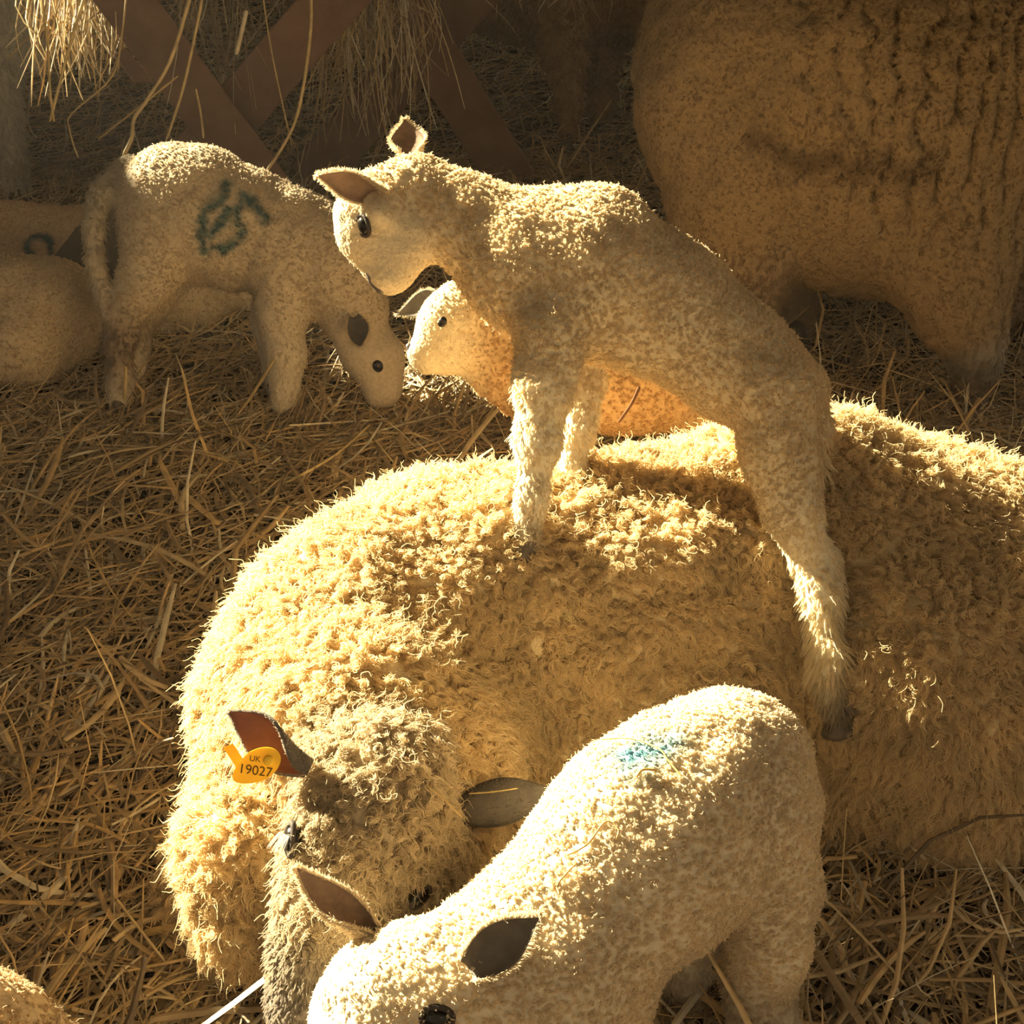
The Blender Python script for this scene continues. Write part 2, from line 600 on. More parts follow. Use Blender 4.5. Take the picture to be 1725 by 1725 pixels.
# ------------------------------------------------------------------ small parts of animals
def make_ear(parent, base, tip, side, width, cup, mats, thick=0.003, fuzz=None, fuzz_col=(0.72, 0.60, 0.42), name='ear', roll=0.0, flen=0.006, twist=0.0):
    """leaf-shaped, cupped; side points across the ear; the hollow faces cross(dir, side)"""
    base, tip = np.array(base, float), np.array(tip, float)
    L = np.linalg.norm(tip - base)
    d = (tip - base) / L
    s = nz(np.array(side, float) - (np.array(side, float) @ d) * d)
    n = np.cross(d, s)
    nu, nv = 14, 11
    V = []
    for i in range(nu):
        u = i / (nu - 1)
        prof = (0.34 + 0.66 * math.sin(math.pi * min(1, u * 0.95 + 0.08) ** 0.9)) * (1 - u ** 3.2) ** 0.65 if u < 1 else 0.0
        w = width * max(prof, 0.02)
        Am = cup * (1 - u) ** 1.4 + 0.38
        for j in range(nv):
            v = -1 + 2 * j / (nv - 1)
            a = v * Am
            rad_ = w / Am
            tw = twist * (1 - u) ** 1.2
            s2, n2 = s * math.cos(tw) - n * math.sin(tw), n * math.cos(tw) + s * math.sin(tw)
            off = s2 * math.sin(a) * rad_ + n2 * (1 - math.cos(a)) * rad_
            V.append(base + d * L * u + off - n * 0.10 * L * math.sin(math.pi * u) + n * roll * L * u * u)
    V = np.array(V)
    Fq = np.array([[i * nv + j, (i + 1) * nv + j, (i + 1) * nv + j + 1, i * nv + j + 1] for i in range(nu - 1) for j in range(nv - 1)])
    o = mesh_obj(name, V, Fq, list(mats), parent)
    md = o.modifiers.new('thickness', 'SOLIDIFY')
    md.thickness = thick
    md.offset = -1.0
    md.material_offset = 1
    md.material_offset_rim = 1
    if fuzz:
        cnt = fuzz
        nn = -vnormals(V, Fq)
        tri, ba, _ = sample_surface(V, Fq, cnt)
        rim = rng.random(cnt) < 0.5
        c = (V[tri] * ba[..., None]).sum(1); no = nz((nn[tri] * ba[..., None]).sum(1))
        # a share of the hairs stands on the rim
        e = np.concatenate([np.arange(nu) * nv, np.arange(nu) * nv + nv - 1])
        pick = e[rng.integers(0, len(e), cnt)]
        nxt = np.minimum(pick + nv, len(V) - 1)
        q = rng.random(cnt)[:, None]
        cr = V[pick] * (1 - q) + V[nxt] * q
        out = nz(cr - (base + d * ((cr - base) @ d)[:, None]) + 1e-6)
        c[rim] = cr[rim]; no[rim] = nz(out[rim] + 0.3 * no[rim])
        c = c + no * thick * np.where(rim, 0, 1)[:, None]
        dirn = nz(no * 0.8 + d * 0.8 + rng.normal(0, 0.35, (cnt, 3)))
        t = np.linspace(0, 1, 4)
        P = c[:, None, :] + dirn[:, None, :] * (flen * rng.uniform(0.5, 1.2, cnt))[:, None, None] * t[None, :, None]
        make_curves('ear_fuzz', P, 0.0004 * (1 - 0.6 * t)[None, :] * np.ones((cnt, 1)), np.array(fuzz_col) * rng.normal(1, 0.12, (cnt, 1)), M['wool'], o)
    return o


def ball(c, r, axes=None, nu=16, nv=10):
    V, Fc = [], []
    ax = np.eye(3) if axes is None else np.array(axes)
    for i in range(nv + 1):
        th = math.pi * i / nv
        for j in range(nu):
            ph = 2 * math.pi * j / nu
            q = np.array([math.sin(th) * math.cos(ph) * r[0], math.sin(th) * math.sin(ph) * r[1], math.cos(th) * r[2]])
            V.append(np.array(c) + q @ ax)
    for i in range(nv):
        for j in range(nu):
            Fc.append([i * nu + j, (i + 1) * nu + j, (i + 1) * nu + (j + 1) % nu, i * nu + (j + 1) % nu])
    return np.array(V), np.array(Fc)


def make_eye(parent, c, n, r, along=(0, 0, 1), lid=True, closed=0.0):
    """eyeball with an almond ring of eyelid around it, looking along n"""
    n = nz(np.array(n, float)); a = np.array(along, float); a = nz(a - (a @ n) * n); b = np.cross(n, a)
    V, Fc = ball(c, (r * 1.15, r * 0.95, r * 0.8), [a, b, n])
    e = mesh_obj('eye', V, Fc, M['eye'], parent)
    if lid:
        nu, nv = 24, 8
        V, Fc = [], []
        for i in range(nu):
            th = 2 * math.pi * i / nu
            ca, sa = math.cos(th), math.sin(th)
            R1 = r * 1.12
            cen = np.array(c) + a * ca * R1 * 1.12 + b * sa * R1 * (0.80 - closed * 0.4) + n * r * (0.34 - 0.15 * ca * ca)
            rad_ = a * ca + b * sa
            for j in range(nv):
                ps = 2 * math.pi * j / nv
                V.append(cen + (rad_ * math.cos(ps) + n * math.sin(ps)) * r * 0.27)
        for i in range(nu):
            for j in range(nv):
                Fc.append([i * nv + j, ((i + 1) % nu) * nv + j, ((i + 1) % nu) * nv + (j + 1) % nv, i * nv + (j + 1) % nv])
        mesh_obj('eyelid', np.array(V), np.array(Fc), M['lid'], e)
    return e


def surf(V, Fq, x, y):
    """the point of a body seen at a pixel, and its normal"""
    r = W(x, y, 1.0) - CAM
    r = r / np.linalg.norm(r)
    q = V - CAM
    t = q @ r
    d = np.linalg.norm(q - t[:, None] * r, axis=1)
    c = np.where(d < 0.009)[0]
    i = c[np.argmin(t[c])]
    n = vnormals(V, Fq)[c[t[c] < t[i] + 0.015]].mean(0)
    return V[i], nz(n)


def make_hoof(parent, top, bottom, fwd, r):
    """a cloven hoof: two wedges side by side"""
    top, bottom = np.array(top, float), np.array(bottom, float)
    ax = nz(bottom - top); f = np.array(fwd, float); f = nz(f - (f @ ax) * ax); s = np.cross(ax, f)
    pr = []
    for q in (-1, 1):
        pr.append(WP(top + s * q * r * 0.42, r * 0.60, bottom + s * q * r * 0.46 + f * r * 0.55 - ax * r * 0.35, r * 0.50, 'lfoot', 0.004))
        pr.append(WP(bottom + s * q * r * 0.46 - f * r * 0.25 - ax * r * 0.4, r * 0.50, bottom + s * q * r * 0.40 + f * r * 0.95 - ax * r * 0.25, r * 0.26, 'lfoot', 0.006))
    V, Fq = build_body(pr, h=max(r * 0.16, 0.0022), smooth=1)
    return mesh_obj('hoof', V, Fq, M['hoof'], parent)


def animal(rt, prims, h, wool, disp=None, mark=None, smooth=2, bare=None):
    V, Fq = build_body(prims, h, disp, smooth=smooth)
    col, par = blend_regions(V, prims)
    colb = col.copy()
    if mark is not None:
        colb = mark(V, colb)
    b = mesh_obj('body', V, Fq, M['skin'], rt, col=colb * 0.80)
    if wool:
        grow_wool(V, Fq, col, par, rt, mark=mark, bare=bare, **wool)
    return V, Fq


def stroke_mark(Vs, strokes, width, colr, soft=0.4, strength=1.0):
    """paint of a raddle mark: strokes are lists of points lying on the fleece"""
    segs = []
    for s in strokes:
        s = [np.array(p, float) for p in s]
        s = [Vs[np.argmin(((Vs - p) ** 2).sum(1))] for p in s]
        segs += list(zip(s[:-1], s[1:]))
    colr = np.array(colr)

    def f(P, C):
        dm = np.full(len(P), 9.0)
        for a, b in segs:
            ba = b - a
            t = np.clip(((P - a) @ ba) / max(ba @ ba, 1e-9), 0, 1)
            dm = np.minimum(dm, np.linalg.norm(P - a - t[:, None] * ba, axis=1))
        dm = dm + 0.35 * width * noise(P, 160, 3) + 0.3 * width * noise(P, 50, 4)
        al = np.clip((width - dm) / (width * soft), 0, 1) * strength
        return C * (1 - al[:, None]) + colr * al[:, None]
    return f


# ================================================================== the barn
def box_mesh(lo, hi):
    lo, hi = np.array(lo, float), np.array(hi, float)
    V = np.array([[(lo, hi)[i][0], (lo, hi)[j][1], (lo, hi)[k][2]] for i in (0, 1) for j in (0, 1) for k in (0, 1)])
    Fc = np.array([[0, 1, 3, 2], [4, 6, 7, 5], [0, 4, 5, 1], [2, 3, 7, 6], [0, 2, 6, 4], [1, 5, 7, 3]])
    return V, Fc


def struct(name, V, Fc, mat, smooth=False):
    o = mesh_obj(name, V, Fc, mat, origin=np.zeros(3), smooth=smooth)
    o['kind'] = 'structure'
    return o


gx, gy = np.meshgrid(np.linspace(-3.6, 3.6, 150), np.linspace(-0.6, 6.7, 150), indexing='ij')
gp = np.stack([gx.ravel(), gy.ravel(), np.zeros(gx.size)], 1)
gp[:, 2] = -0.012 + 0.010 * noise(gp, 3.0, 21) + 0.006 * noise(gp, 9.0, 22)
ii = np.arange(149 * 150).reshape(149, 150)[:, :149].ravel()
struct('floor', gp, np.stack([ii, ii + 150, ii + 151, ii + 1], 1), M['floor'], True)

# unseen roof blocking the sun, holes shaped to light chosen animals and hay
ZR = 2.3
sh = SUN_DIR[:2] / SUN_DIR[2] * ZR
HOLES = [(-0.26, 1.95, -0.3, 1.45), (0.10, 1.45, 1.45, 1.80), (0.0, 0.75, 1.80, 2.36), (-0.32, 0.16, 2.50, 2.88)]     # where the light falls on the floor
RX0, RX1, RY0, RY1 = -5.5, 3.6, -0.2, 6.7
HOLES = [(a + sh[0], b + sh[0], c + sh[1], d + sh[1]) for a, b, c, d in HOLES]
xs = sorted({RX0, RX1, *[h[0] for h in HOLES], *[h[1] for h in HOLES]})
ys = sorted({RY0, RY1, *[h[2] for h in HOLES], *[h[3] for h in HOLES]})
vs, fs = [], []
for i in range(len(xs) - 1):
    for j in range(len(ys) - 1):
        mx_, my_ = (xs[i] + xs[i + 1]) / 2, (ys[j] + ys[j + 1]) / 2
        if any(h[0] < mx_ < h[1] and h[2] < my_ < h[3] for h in HOLES):
            continue
        V, Fc = box_mesh((xs[i], ys[j], ZR), (xs[i + 1], ys[j + 1], ZR + 0.04))
        fs.append(Fc + 8 * len(vs)); vs.append(V)
struct('ceiling_sun_mask', np.concatenate(vs), np.concatenate(fs), M['roof'])
V, Fc = box_mesh((-5.5, 6.7, -0.1), (3.6, 6.76, 2.3)); struct('wall_back', V, Fc, M['wood'])
V, Fc = box_mesh((-5.56, -0.2, -0.1), (-5.5, 6.7, 2.3)); struct('wall_left', V, Fc, M['wood'])


def WY(x, y, Y):
    v = (y - 862.5) / F
    return W(x, y, Y / (math.cos(PITCH) - v * math.sin(PITCH)))


# ================================================================== the ewe lying on the straw
def make_ewe():
    rt = root('ewe', 'large cream curly-fleeced ewe lying on the straw with a yellow ear tag', 'sheep', (0.1, 1.65, 0))
    dh = 1.55
    f = PX(dh)
    pr = [
        WP((-0.08, 1.63, 0.180), 0.190, (0.40, 1.73, 0.190), 0.200, 'ewe', 0.05),
        WP((-0.17, 1.58, 0.165), 0.180, (-0.05, 1.62, 0.18), 0.190, 'ewe', 0.05),
        WP((-0.235, 1.50, 0.140), 0.130, (-0.18, 1.53, 0.165), 0.160, 'ewe', 0.05),
        WP((0.38, 1.75, 0.195), 0.208, (0.60, 1.76, 0.155), 0.190, 'ewe', 0.05),
        WP((0.50, 1.55, 0.155), 0.165, (0.66, 1.62, 0.120), 0.160, 'ewe', 0.012),      # near haunch
        WP((0.36, 1.50, 0.060), 0.075, (0.56, 1.46, 0.06), 0.085, 'ewe', 0.03),        # folded hind leg under the wool
        WP((-0.05, 1.49, 0.10), 0.105, (0.25, 1.54, 0.10), 0.115, 'ewe', 0.06),        # belly wool
        WP((-0.255, 1.40, 0.110), 0.105, (-0.29, 1.34, 0.085), 0.080, 'ewe', 0.05),    # breast wool
        WP((-0.32, 1.32, 0.075), 0.055, (-0.36, 1.30, 0.035), 0.038, 'ewe', 0.03),
        WP((-0.22, 1.47, 0.20), 0.130, (-0.17, 1.34, 0.25), 0.110, 'ewe', 0.05),       # neck
        WP((-0.13, 1.40, 0.18), 0.12, (-0.10, 1.30, 0.18), 0.10, 'ewe', 0.05),         # throat wool
    ]
    # head, face turned down towards the viewer
    pr += [
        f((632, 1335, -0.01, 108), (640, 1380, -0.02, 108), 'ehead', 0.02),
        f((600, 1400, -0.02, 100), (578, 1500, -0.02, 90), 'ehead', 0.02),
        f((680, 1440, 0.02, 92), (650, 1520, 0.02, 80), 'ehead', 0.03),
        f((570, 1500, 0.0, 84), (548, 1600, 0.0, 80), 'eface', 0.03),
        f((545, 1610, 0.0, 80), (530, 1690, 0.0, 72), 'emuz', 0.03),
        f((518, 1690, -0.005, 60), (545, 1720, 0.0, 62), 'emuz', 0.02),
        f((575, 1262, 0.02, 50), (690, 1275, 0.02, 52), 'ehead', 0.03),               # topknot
        f((415, 1560, 0.10, 70), (380, 1590, 0.13, 30), 'ewe', 0.03),                 # hanging breast locks
        f((405, 1440, 0.10, 95), (420, 1530, 0.12, 80), 'ewe', 0.03),
    ]

    def disp(V):
        n = vn_cache(V)
        bodyw = np.clip((V[:, 1] - 1.33) / 0.1, 0.25, 1)
        # a long wool roll across the back and lumps in the fleece
        roll = 0.006 * np.sin((V[:, 2] * 1.0 + V[:, 1] * 0.6 - V[:, 0] * 0.12) * 46 + 2.0 * noise(V, 4, 32)) * np.clip((V[:, 0] + 0.02) / 0.1, 0, 1) * np.clip((0.42 - V[:, 0]) / 0.1, 0, 1) * np.clip((V[:, 2] - 0.22) / 0.1, 0, 1)
        return bodyw * (0.012 * noise(V, 9, 31) + 0.008 * noise(V, 24, 33) + 0.004 * noise(V, 60, 34)) + roll
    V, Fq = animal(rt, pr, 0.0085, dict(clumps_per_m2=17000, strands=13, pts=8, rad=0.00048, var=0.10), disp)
    # ears
    b = W(525, 1285, dh - 0.05)
    make_ear(rt, b, W(386, 1200, dh - 0.06), -0.5 * RIGHT - 0.87 * UP - 0.10 * FWD, 0.032, 2.1, (M['ear_pink'], M['ear_grey']), 0.0035, fuzz=1200, fuzz_col=(0.30, 0.26, 0.22), flen=0.003, twist=1.25)['label'] = 'cupped ear, pink inside and grey outside'
    make_ear(rt, W(775, 1362, dh + 0.03), W(940, 1338, dh + 0.05), W(800, 1420, dh) - W(800, 1330, dh + 0.03), 0.027, 0.8, (M['ear_grey'], M['ear_grey']), 0.0035, fuzz=700, fuzz_col=(0.30, 0.26, 0.22), flen=0.003)['label'] = 'grey ear'
    # eyes: the near one nearly shut, with pale lashes
    c, n = surf(V, Fq, 503, 1415)
    c = c + n * 0.012
    e = make_eye(rt, c, n, 0.0125, UP, closed=0.6)
    m = 34
    th = rng.uniform(-1.1, 1.1, m)
    a = nz(UP - (UP @ n) * n); bb = np.cross(n, a)
    st = c + n * 0.010 + (bb[None, :] * np.sin(th)[:, None] * 0.013) + a * 0.006
    dr = nz(n[None, :] * 0.8 - a * 0.9 + bb[None, :] * np.sin(th)[:, None] * 0.5 + rng.normal(0, 0.12, (m, 3)))
    t = np.linspace(0, 1, 5)
    P = st[:, None] + dr[:, None] * (0.016 * rng.uniform(0.7, 1.2, m))[:, None, None] * t[None, :, None] - a * 0.004 * (t ** 2)[None, :, None]
    make_curves('eyelashes', P, 0.00032 * (1 - 0.6 * t)[None, :] * np.ones((m, 1)), np.full((m, 3), 0.42), M['wool'], e)
    c2, n2 = surf(V, Fq, 706, 1508)
    make_eye(rt, c2 + n2 * 0.010, n2, 0.011, UP + 0.6 * RIGHT, closed=0.9)
    # nose
    nv, nf = build_body([f((500, 1688, -0.022, 12), (528, 1700, -0.026, 13), 'emuz', 0.006), f((528, 1700, -0.026, 13), (556, 1690, -0.022, 12), 'emuz', 0.006), f((527, 1705, -0.026, 9), (528, 1735, -0.022, 8), 'emuz', 0.004)], 0.0022)
    mesh_obj('nose', nv, nf, M['nose'], rt)
    # ear tag
    tc_ = W(434, 1290, dh - 0.075)
    tx = nz(W(460, 1266, dh - 0.075) - W(400, 1300, dh - 0.075)); tn = -FWD + 0.1 * RIGHT
    tn = nz(tn - (tn @ tx) * tx); ty = np.cross(tn, tx)
    if ty[2] < 0:
        ty = -ty
    px = (dh - 0.075) / F
    Rr = []
    for i in range(40):                       # rounded shield outline, pointed at the left
        th = 2 * math.pi * i / 40
        Rr.append((math.cos(th) * 42 * (1.0 if math.cos(th) > 0 else 1.12), math.sin(th) * (27 if math.cos(th) > 0 else 27 * (1 + 0.25 * math.cos(th)))))
    V2 = [tc_ + tx * x * px + ty * y * px + tn * zz for zz in (0.0008, -0.0008) for x, y in Rr]
    fc = [list(range(40)), list(range(79, 39, -1))] + [[i, 40 + i, 40 + (i + 1) % 40, (i + 1) % 40] for i in range(40)]
    tg = mesh_obj('ear_tag', V2, fc, M['tag'], rt, smooth=False)
    tg['label'] = 'yellow plastic ear tag printed 19027'
    V2 = [W(x, y, dh - 0.055 + z) for z in (0, 0.0016) for x, y in ((376, 1260), (392, 1252), (412, 1282), (400, 1296))]
    mesh_obj('ear_tag', V2, [[0, 1, 2, 3], [7, 6, 5, 4], [0, 4, 5, 1], [1, 5, 6, 2], [2, 6, 7, 3], [3, 7, 4, 0]], M['tag'], rt, smooth=False)['label'] = 'back half of the yellow ear tag'
    bv, bf = ball(W(452, 1281, dh - 0.077), (9 * px, 9 * px, 0.0015), [tx, ty, tn])
    mesh_obj('tag_button', bv, bf, M['tag'], tg)
    hx = math.cos(0.14) * RIGHT - math.sin(0.14) * UP
    hx = nz(hx - (hx @ tn) * tn); hy = np.cross(tn, hx)
    for txt, ox, oy, sz in (('19027', 401, 1301, 23), ('UK', 420, 1281, 14)):
        cu = bpy.data.curves.new('print', 'FONT'); cu.body = txt; cu.size = sz * px; cu.extrude = 0.0001
        tmp = bpy.data.objects.new('print', cu); COL.objects.link(tmp)
        dg = bpy.context.evaluated_depsgraph_get()
        me = bpy.data.meshes.new_from_object(tmp.evaluated_get(dg))
        bpy.data.objects.remove(tmp)
        co = np.array([v.co[:] for v in me.vertices])
        org = W(ox, oy, dh - 0.075)
        org = org - ((org - tc_) @ tn) * tn + tn * 0.0011
        V3 = org + co[:, :1] * hx + co[:, 1:2] * hy + co[:, 2:3] * tn
        mesh_obj('tag_number' if txt[0] == '1' else 'tag_print', V3, [list(p.vertices) for p in me.polygons], M['ink'], tg, smooth=False)
    return rt


def vn_cache(V):
    return None


make_ewe()


# ================================================================== lambs
LW = dict(clumps_per_m2=54000, strands=7, pts=5, rad=0.00040, var=0.09)


def lamb_standing_on_ewe():
    rt = root('lamb', 'lamb standing on the lying ewe with its head bowed to the left', 'lamb', (0.25, 1.62, 0.35))
    d0 = 1.86
    f = PX(d0)
    pr = CH(f, [(712, 322, 0, 74), (790, 372, 0, 88), (880, 440, 0, 120)], 'lamb', 0.04)
    pr += CH(f, [(905, 452, 0, 138), (1000, 468, 0, 150), (1120, 520, 0, 128), (1240, 610, 0, 112), (1310, 660, 0, 98)], 'lamb', 0.04)
    pr += [f((930, 380, 0, 70), (1010, 385, 0, 68), 'lamb', 0.04)]
    # head
    pr += [f((690, 315, 0, 70), (640, 350, 0, 66), 'lamb', 0.03),
           f((628, 372, 0, 66), (618, 395, 0, 54), 'lface', 0.03),
           f((628, 395, 0, 52), (652, 462, 0, 33), 'lface', 0.025),
           f((690, 400, 0, 60), (664, 458, 0, 36), 'lface', 0.03),
           f((632, 455, 0, 22), (655, 478, 0, 20), 'muz', 0.012),
           f((600, 372, 0.0, 40), (612, 400, 0, 38), 'lface', 0.02)]
    # near fore leg, far fore leg
    pr += CH(f, [(930, 560, -0.055, 92), (918, 650, -0.065, 54), (905, 742, -0.065, 41), (897, 840, -0.06, 29), (889, 905, -0.06, 27)], ['lamb', 'lleg', 'lleg', 'lleg'], 0.025)
    pr += [f((889, 902, -0.06, 28), (884, 922, -0.06, 26), 'lfoot', 0.01)]
    pr += CH(f, [(975, 560, 0.06, 70), (985, 650, 0.06, 38), (975, 720, 0.06, 33), (966, 800, 0.06, 25), (960, 850, 0.06, 24)], ['lamb', 'lleg', 'lleg', 'lleg'], 0.02)
    # hind legs
    pr += CH(f, [(1305, 670, -0.045, 98), (1312, 770, -0.055, 78), (1335, 860, -0.06, 50), (1368, 945, -0.045, 38), (1384, 1010, -0.06, 34), (1396, 1110, -0.065, 31), (1404, 1175, -0.065, 30)],
             ['lamb', 'lamb', 'lleg', 'lleg', 'shag', 'shag'], 0.03)
    pr += [f((1402, 936, -0.035, 20), (1396, 975, -0.035, 24), 'lleg', 0.02)]
    pr += [f((1408, 1178, -0.065, 34), (1414, 1208, -0.065, 33), 'lfoot', 0.01)]
    pr += CH(f, [(1310, 670, 0.05, 82), (1310, 780, 0.06, 55), (1330, 850, 0.06, 36), (1345, 900, 0.06, 30), (1350, 940, 0.06, 28)], ['lamb', 'lamb', 'lleg', 'lleg'], 0.03)
    # tail, hanging
    pr += CH(f, [(1366, 650, 0.0, 34), (1378, 720, 0.0, 24), (1372, 790, 0.0, 18), (1362, 835, 0.0, 14)], ['lamb', 'shag', 'shag'], 0.02)
    pr += [f((632, 352, -0.052, 14), (646, 362, -0.052, 12), 'lface', 0.02)]
    thin(pr, 0.017, 0.0055)
    V, Fq = animal(rt, pr, 0.0058, LW, disp=lambda V: 0.0025 * noise(V, 40, 3) + 0.0012 * noise(V, 110, 4))
    de = d0
    make_ear(rt, W(652, 325, de - 0.045), W(536, 296, de - 0.085), np.array([0, -0.25, -1.0]) - 0.2 * RIGHT, 0.021, 1.5, (M['ear_in'], M['ear_out']), 0.003, fuzz=1800, twist=0.8)
    make_ear(rt, W(690, 262, de + 0.045), W(682, 201, de + 0.075), -RIGHT, 0.024, 1.0, (M['ear_in'], M['ear_out']), 0.003, fuzz=1600)
    c, n = surf(V, Fq, 604, 386)
    make_eye(rt, c - n * 0.004, nz(n - 0.35 * RIGHT), 0.0098, UP - 0.1 * RIGHT)
    make_eye(rt, W(603, 384, de + 0.034), nz(0.65 * FWD - 0.75 * RIGHT), 0.0105, UP)
    nv, nf = build_body([f((628, 474, -0.004, 8), (642, 488, -0.004, 8), 'muz', 0.004), f((628, 474, 0.004, 8), (642, 488, 0.004, 8), 'muz', 0.004), f((619, 460, -0.010, 5), (624, 467, -0.010, 6), 'muz', 0.004)], 0.002)
    mesh_obj('nose', nv, nf, M['nose'], rt)
    for (x, y, o), (x2, y2) in (((886, 915, -0.06), (882, 945)), ((960, 845, 0.06), (958, 872)), ((1412, 1198, -0.066), (1416, 1242)), ((1350, 935, 0.06), (1348, 965))):
        make_hoof(rt, W(x, y, d0 + o), W(x2, y2, d0 + o), -RIGHT - 0.4 * FWD, 0.017)
    return rt


lamb_standing_on_ewe()


def lamb_behind():
    rt = root('lamb', 'lamb behind the ewe, its pale face looking left under the standing lamb', 'lamb', (0.1, 2.1, 0))
    d0 = 2.30
    f = PX(d0)
    pr = [f((790, 520, 0, 58), (770, 540, 0, 56), 'lamb', 0.03),
          f((762, 520, 0, 40), (752, 545, 0, 46), 'lface', 0.02),
          f((752, 555, 0, 50), (712, 592, 0, 30), 'lface', 0.025),
          f((780, 585, 0, 50), (730, 606, 0, 30), 'lface', 0.025),
          f((700, 590, 0, 19), (716, 612, 0, 22), 'muz', 0.01)]
    pr += CH(f, [(820, 540, 0.01, 64), (860, 610, 0.02, 68), (930, 640, 0.03, 84), (1060, 640, 0.04, 88), (1200, 650, 0.05, 88)], 'lamb', 0.04)
    for x, o in ((905, -0.03), (930, 0.08), (1190, 0.0), (1215, 0.1)):
        g = W(x, 700, d0 + o); g2 = np.array([g[0], g[1] + 0.03, 0.03])
        pr.append(WP(g, 0.04, g * 0.5 + g2 * 0.5, 0.024, 'lleg', 0.02)); pr.append(WP(g * 0.5 + g2 * 0.5, 0.024, g2, 0.018, 'lleg', 0.01))
        make_hoof(rt, g2, g2 - np.array([0, 0, 0.028]), -RIGHT, 0.017)
    thin(pr)
    V, Fq = build_body(pr, 0.007, lambda V: 0.0025 * noise(V, 40, 3) + 0.0012 * noise(V, 110, 4))
    col, par = blend_regions(V, pr)
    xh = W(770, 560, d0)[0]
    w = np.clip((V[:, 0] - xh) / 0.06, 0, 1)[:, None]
    col = col * (1 - w) + col * np.array([0.74, 0.60, 0.47]) * w      # tan body with shade painted into its colour, face left paler
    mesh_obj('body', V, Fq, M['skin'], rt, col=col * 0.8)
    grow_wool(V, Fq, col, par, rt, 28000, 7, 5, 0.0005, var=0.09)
    c, n = surf(V, Fq, 742, 531)
    make_eye(rt, c - n * 0.0055, n, 0.0095, UP + 0.4 * RIGHT, lid=False)
    make_ear(rt, W(742, 500, d0 + 0.04), W(668, 530, d0 + 0.10), np.array([0, -0.3, -1.0]), 0.022, 0.6, (M['ear_grey'], M['ear_grey']), 0.003, fuzz=500)
    make_ear(rt, W(810, 490, d0 - 0.045), W(870, 510, d0 - 0.09), np.array([0, -0.3, -1.0]), 0.020, 0.7, (M['ear_in'], M['ear_out']), 0.003, fuzz=500)
    nv, nf = build_body([f((690, 584, -0.008, 7), (694, 598, -0.008, 6), 'muz', 0.006), f((690, 584, 0.008, 7), (694, 598, 0.008, 6), 'muz', 0.006)], 0.002)
    mesh_obj('nose', nv, nf, M['nose'], rt)


lamb_behind()


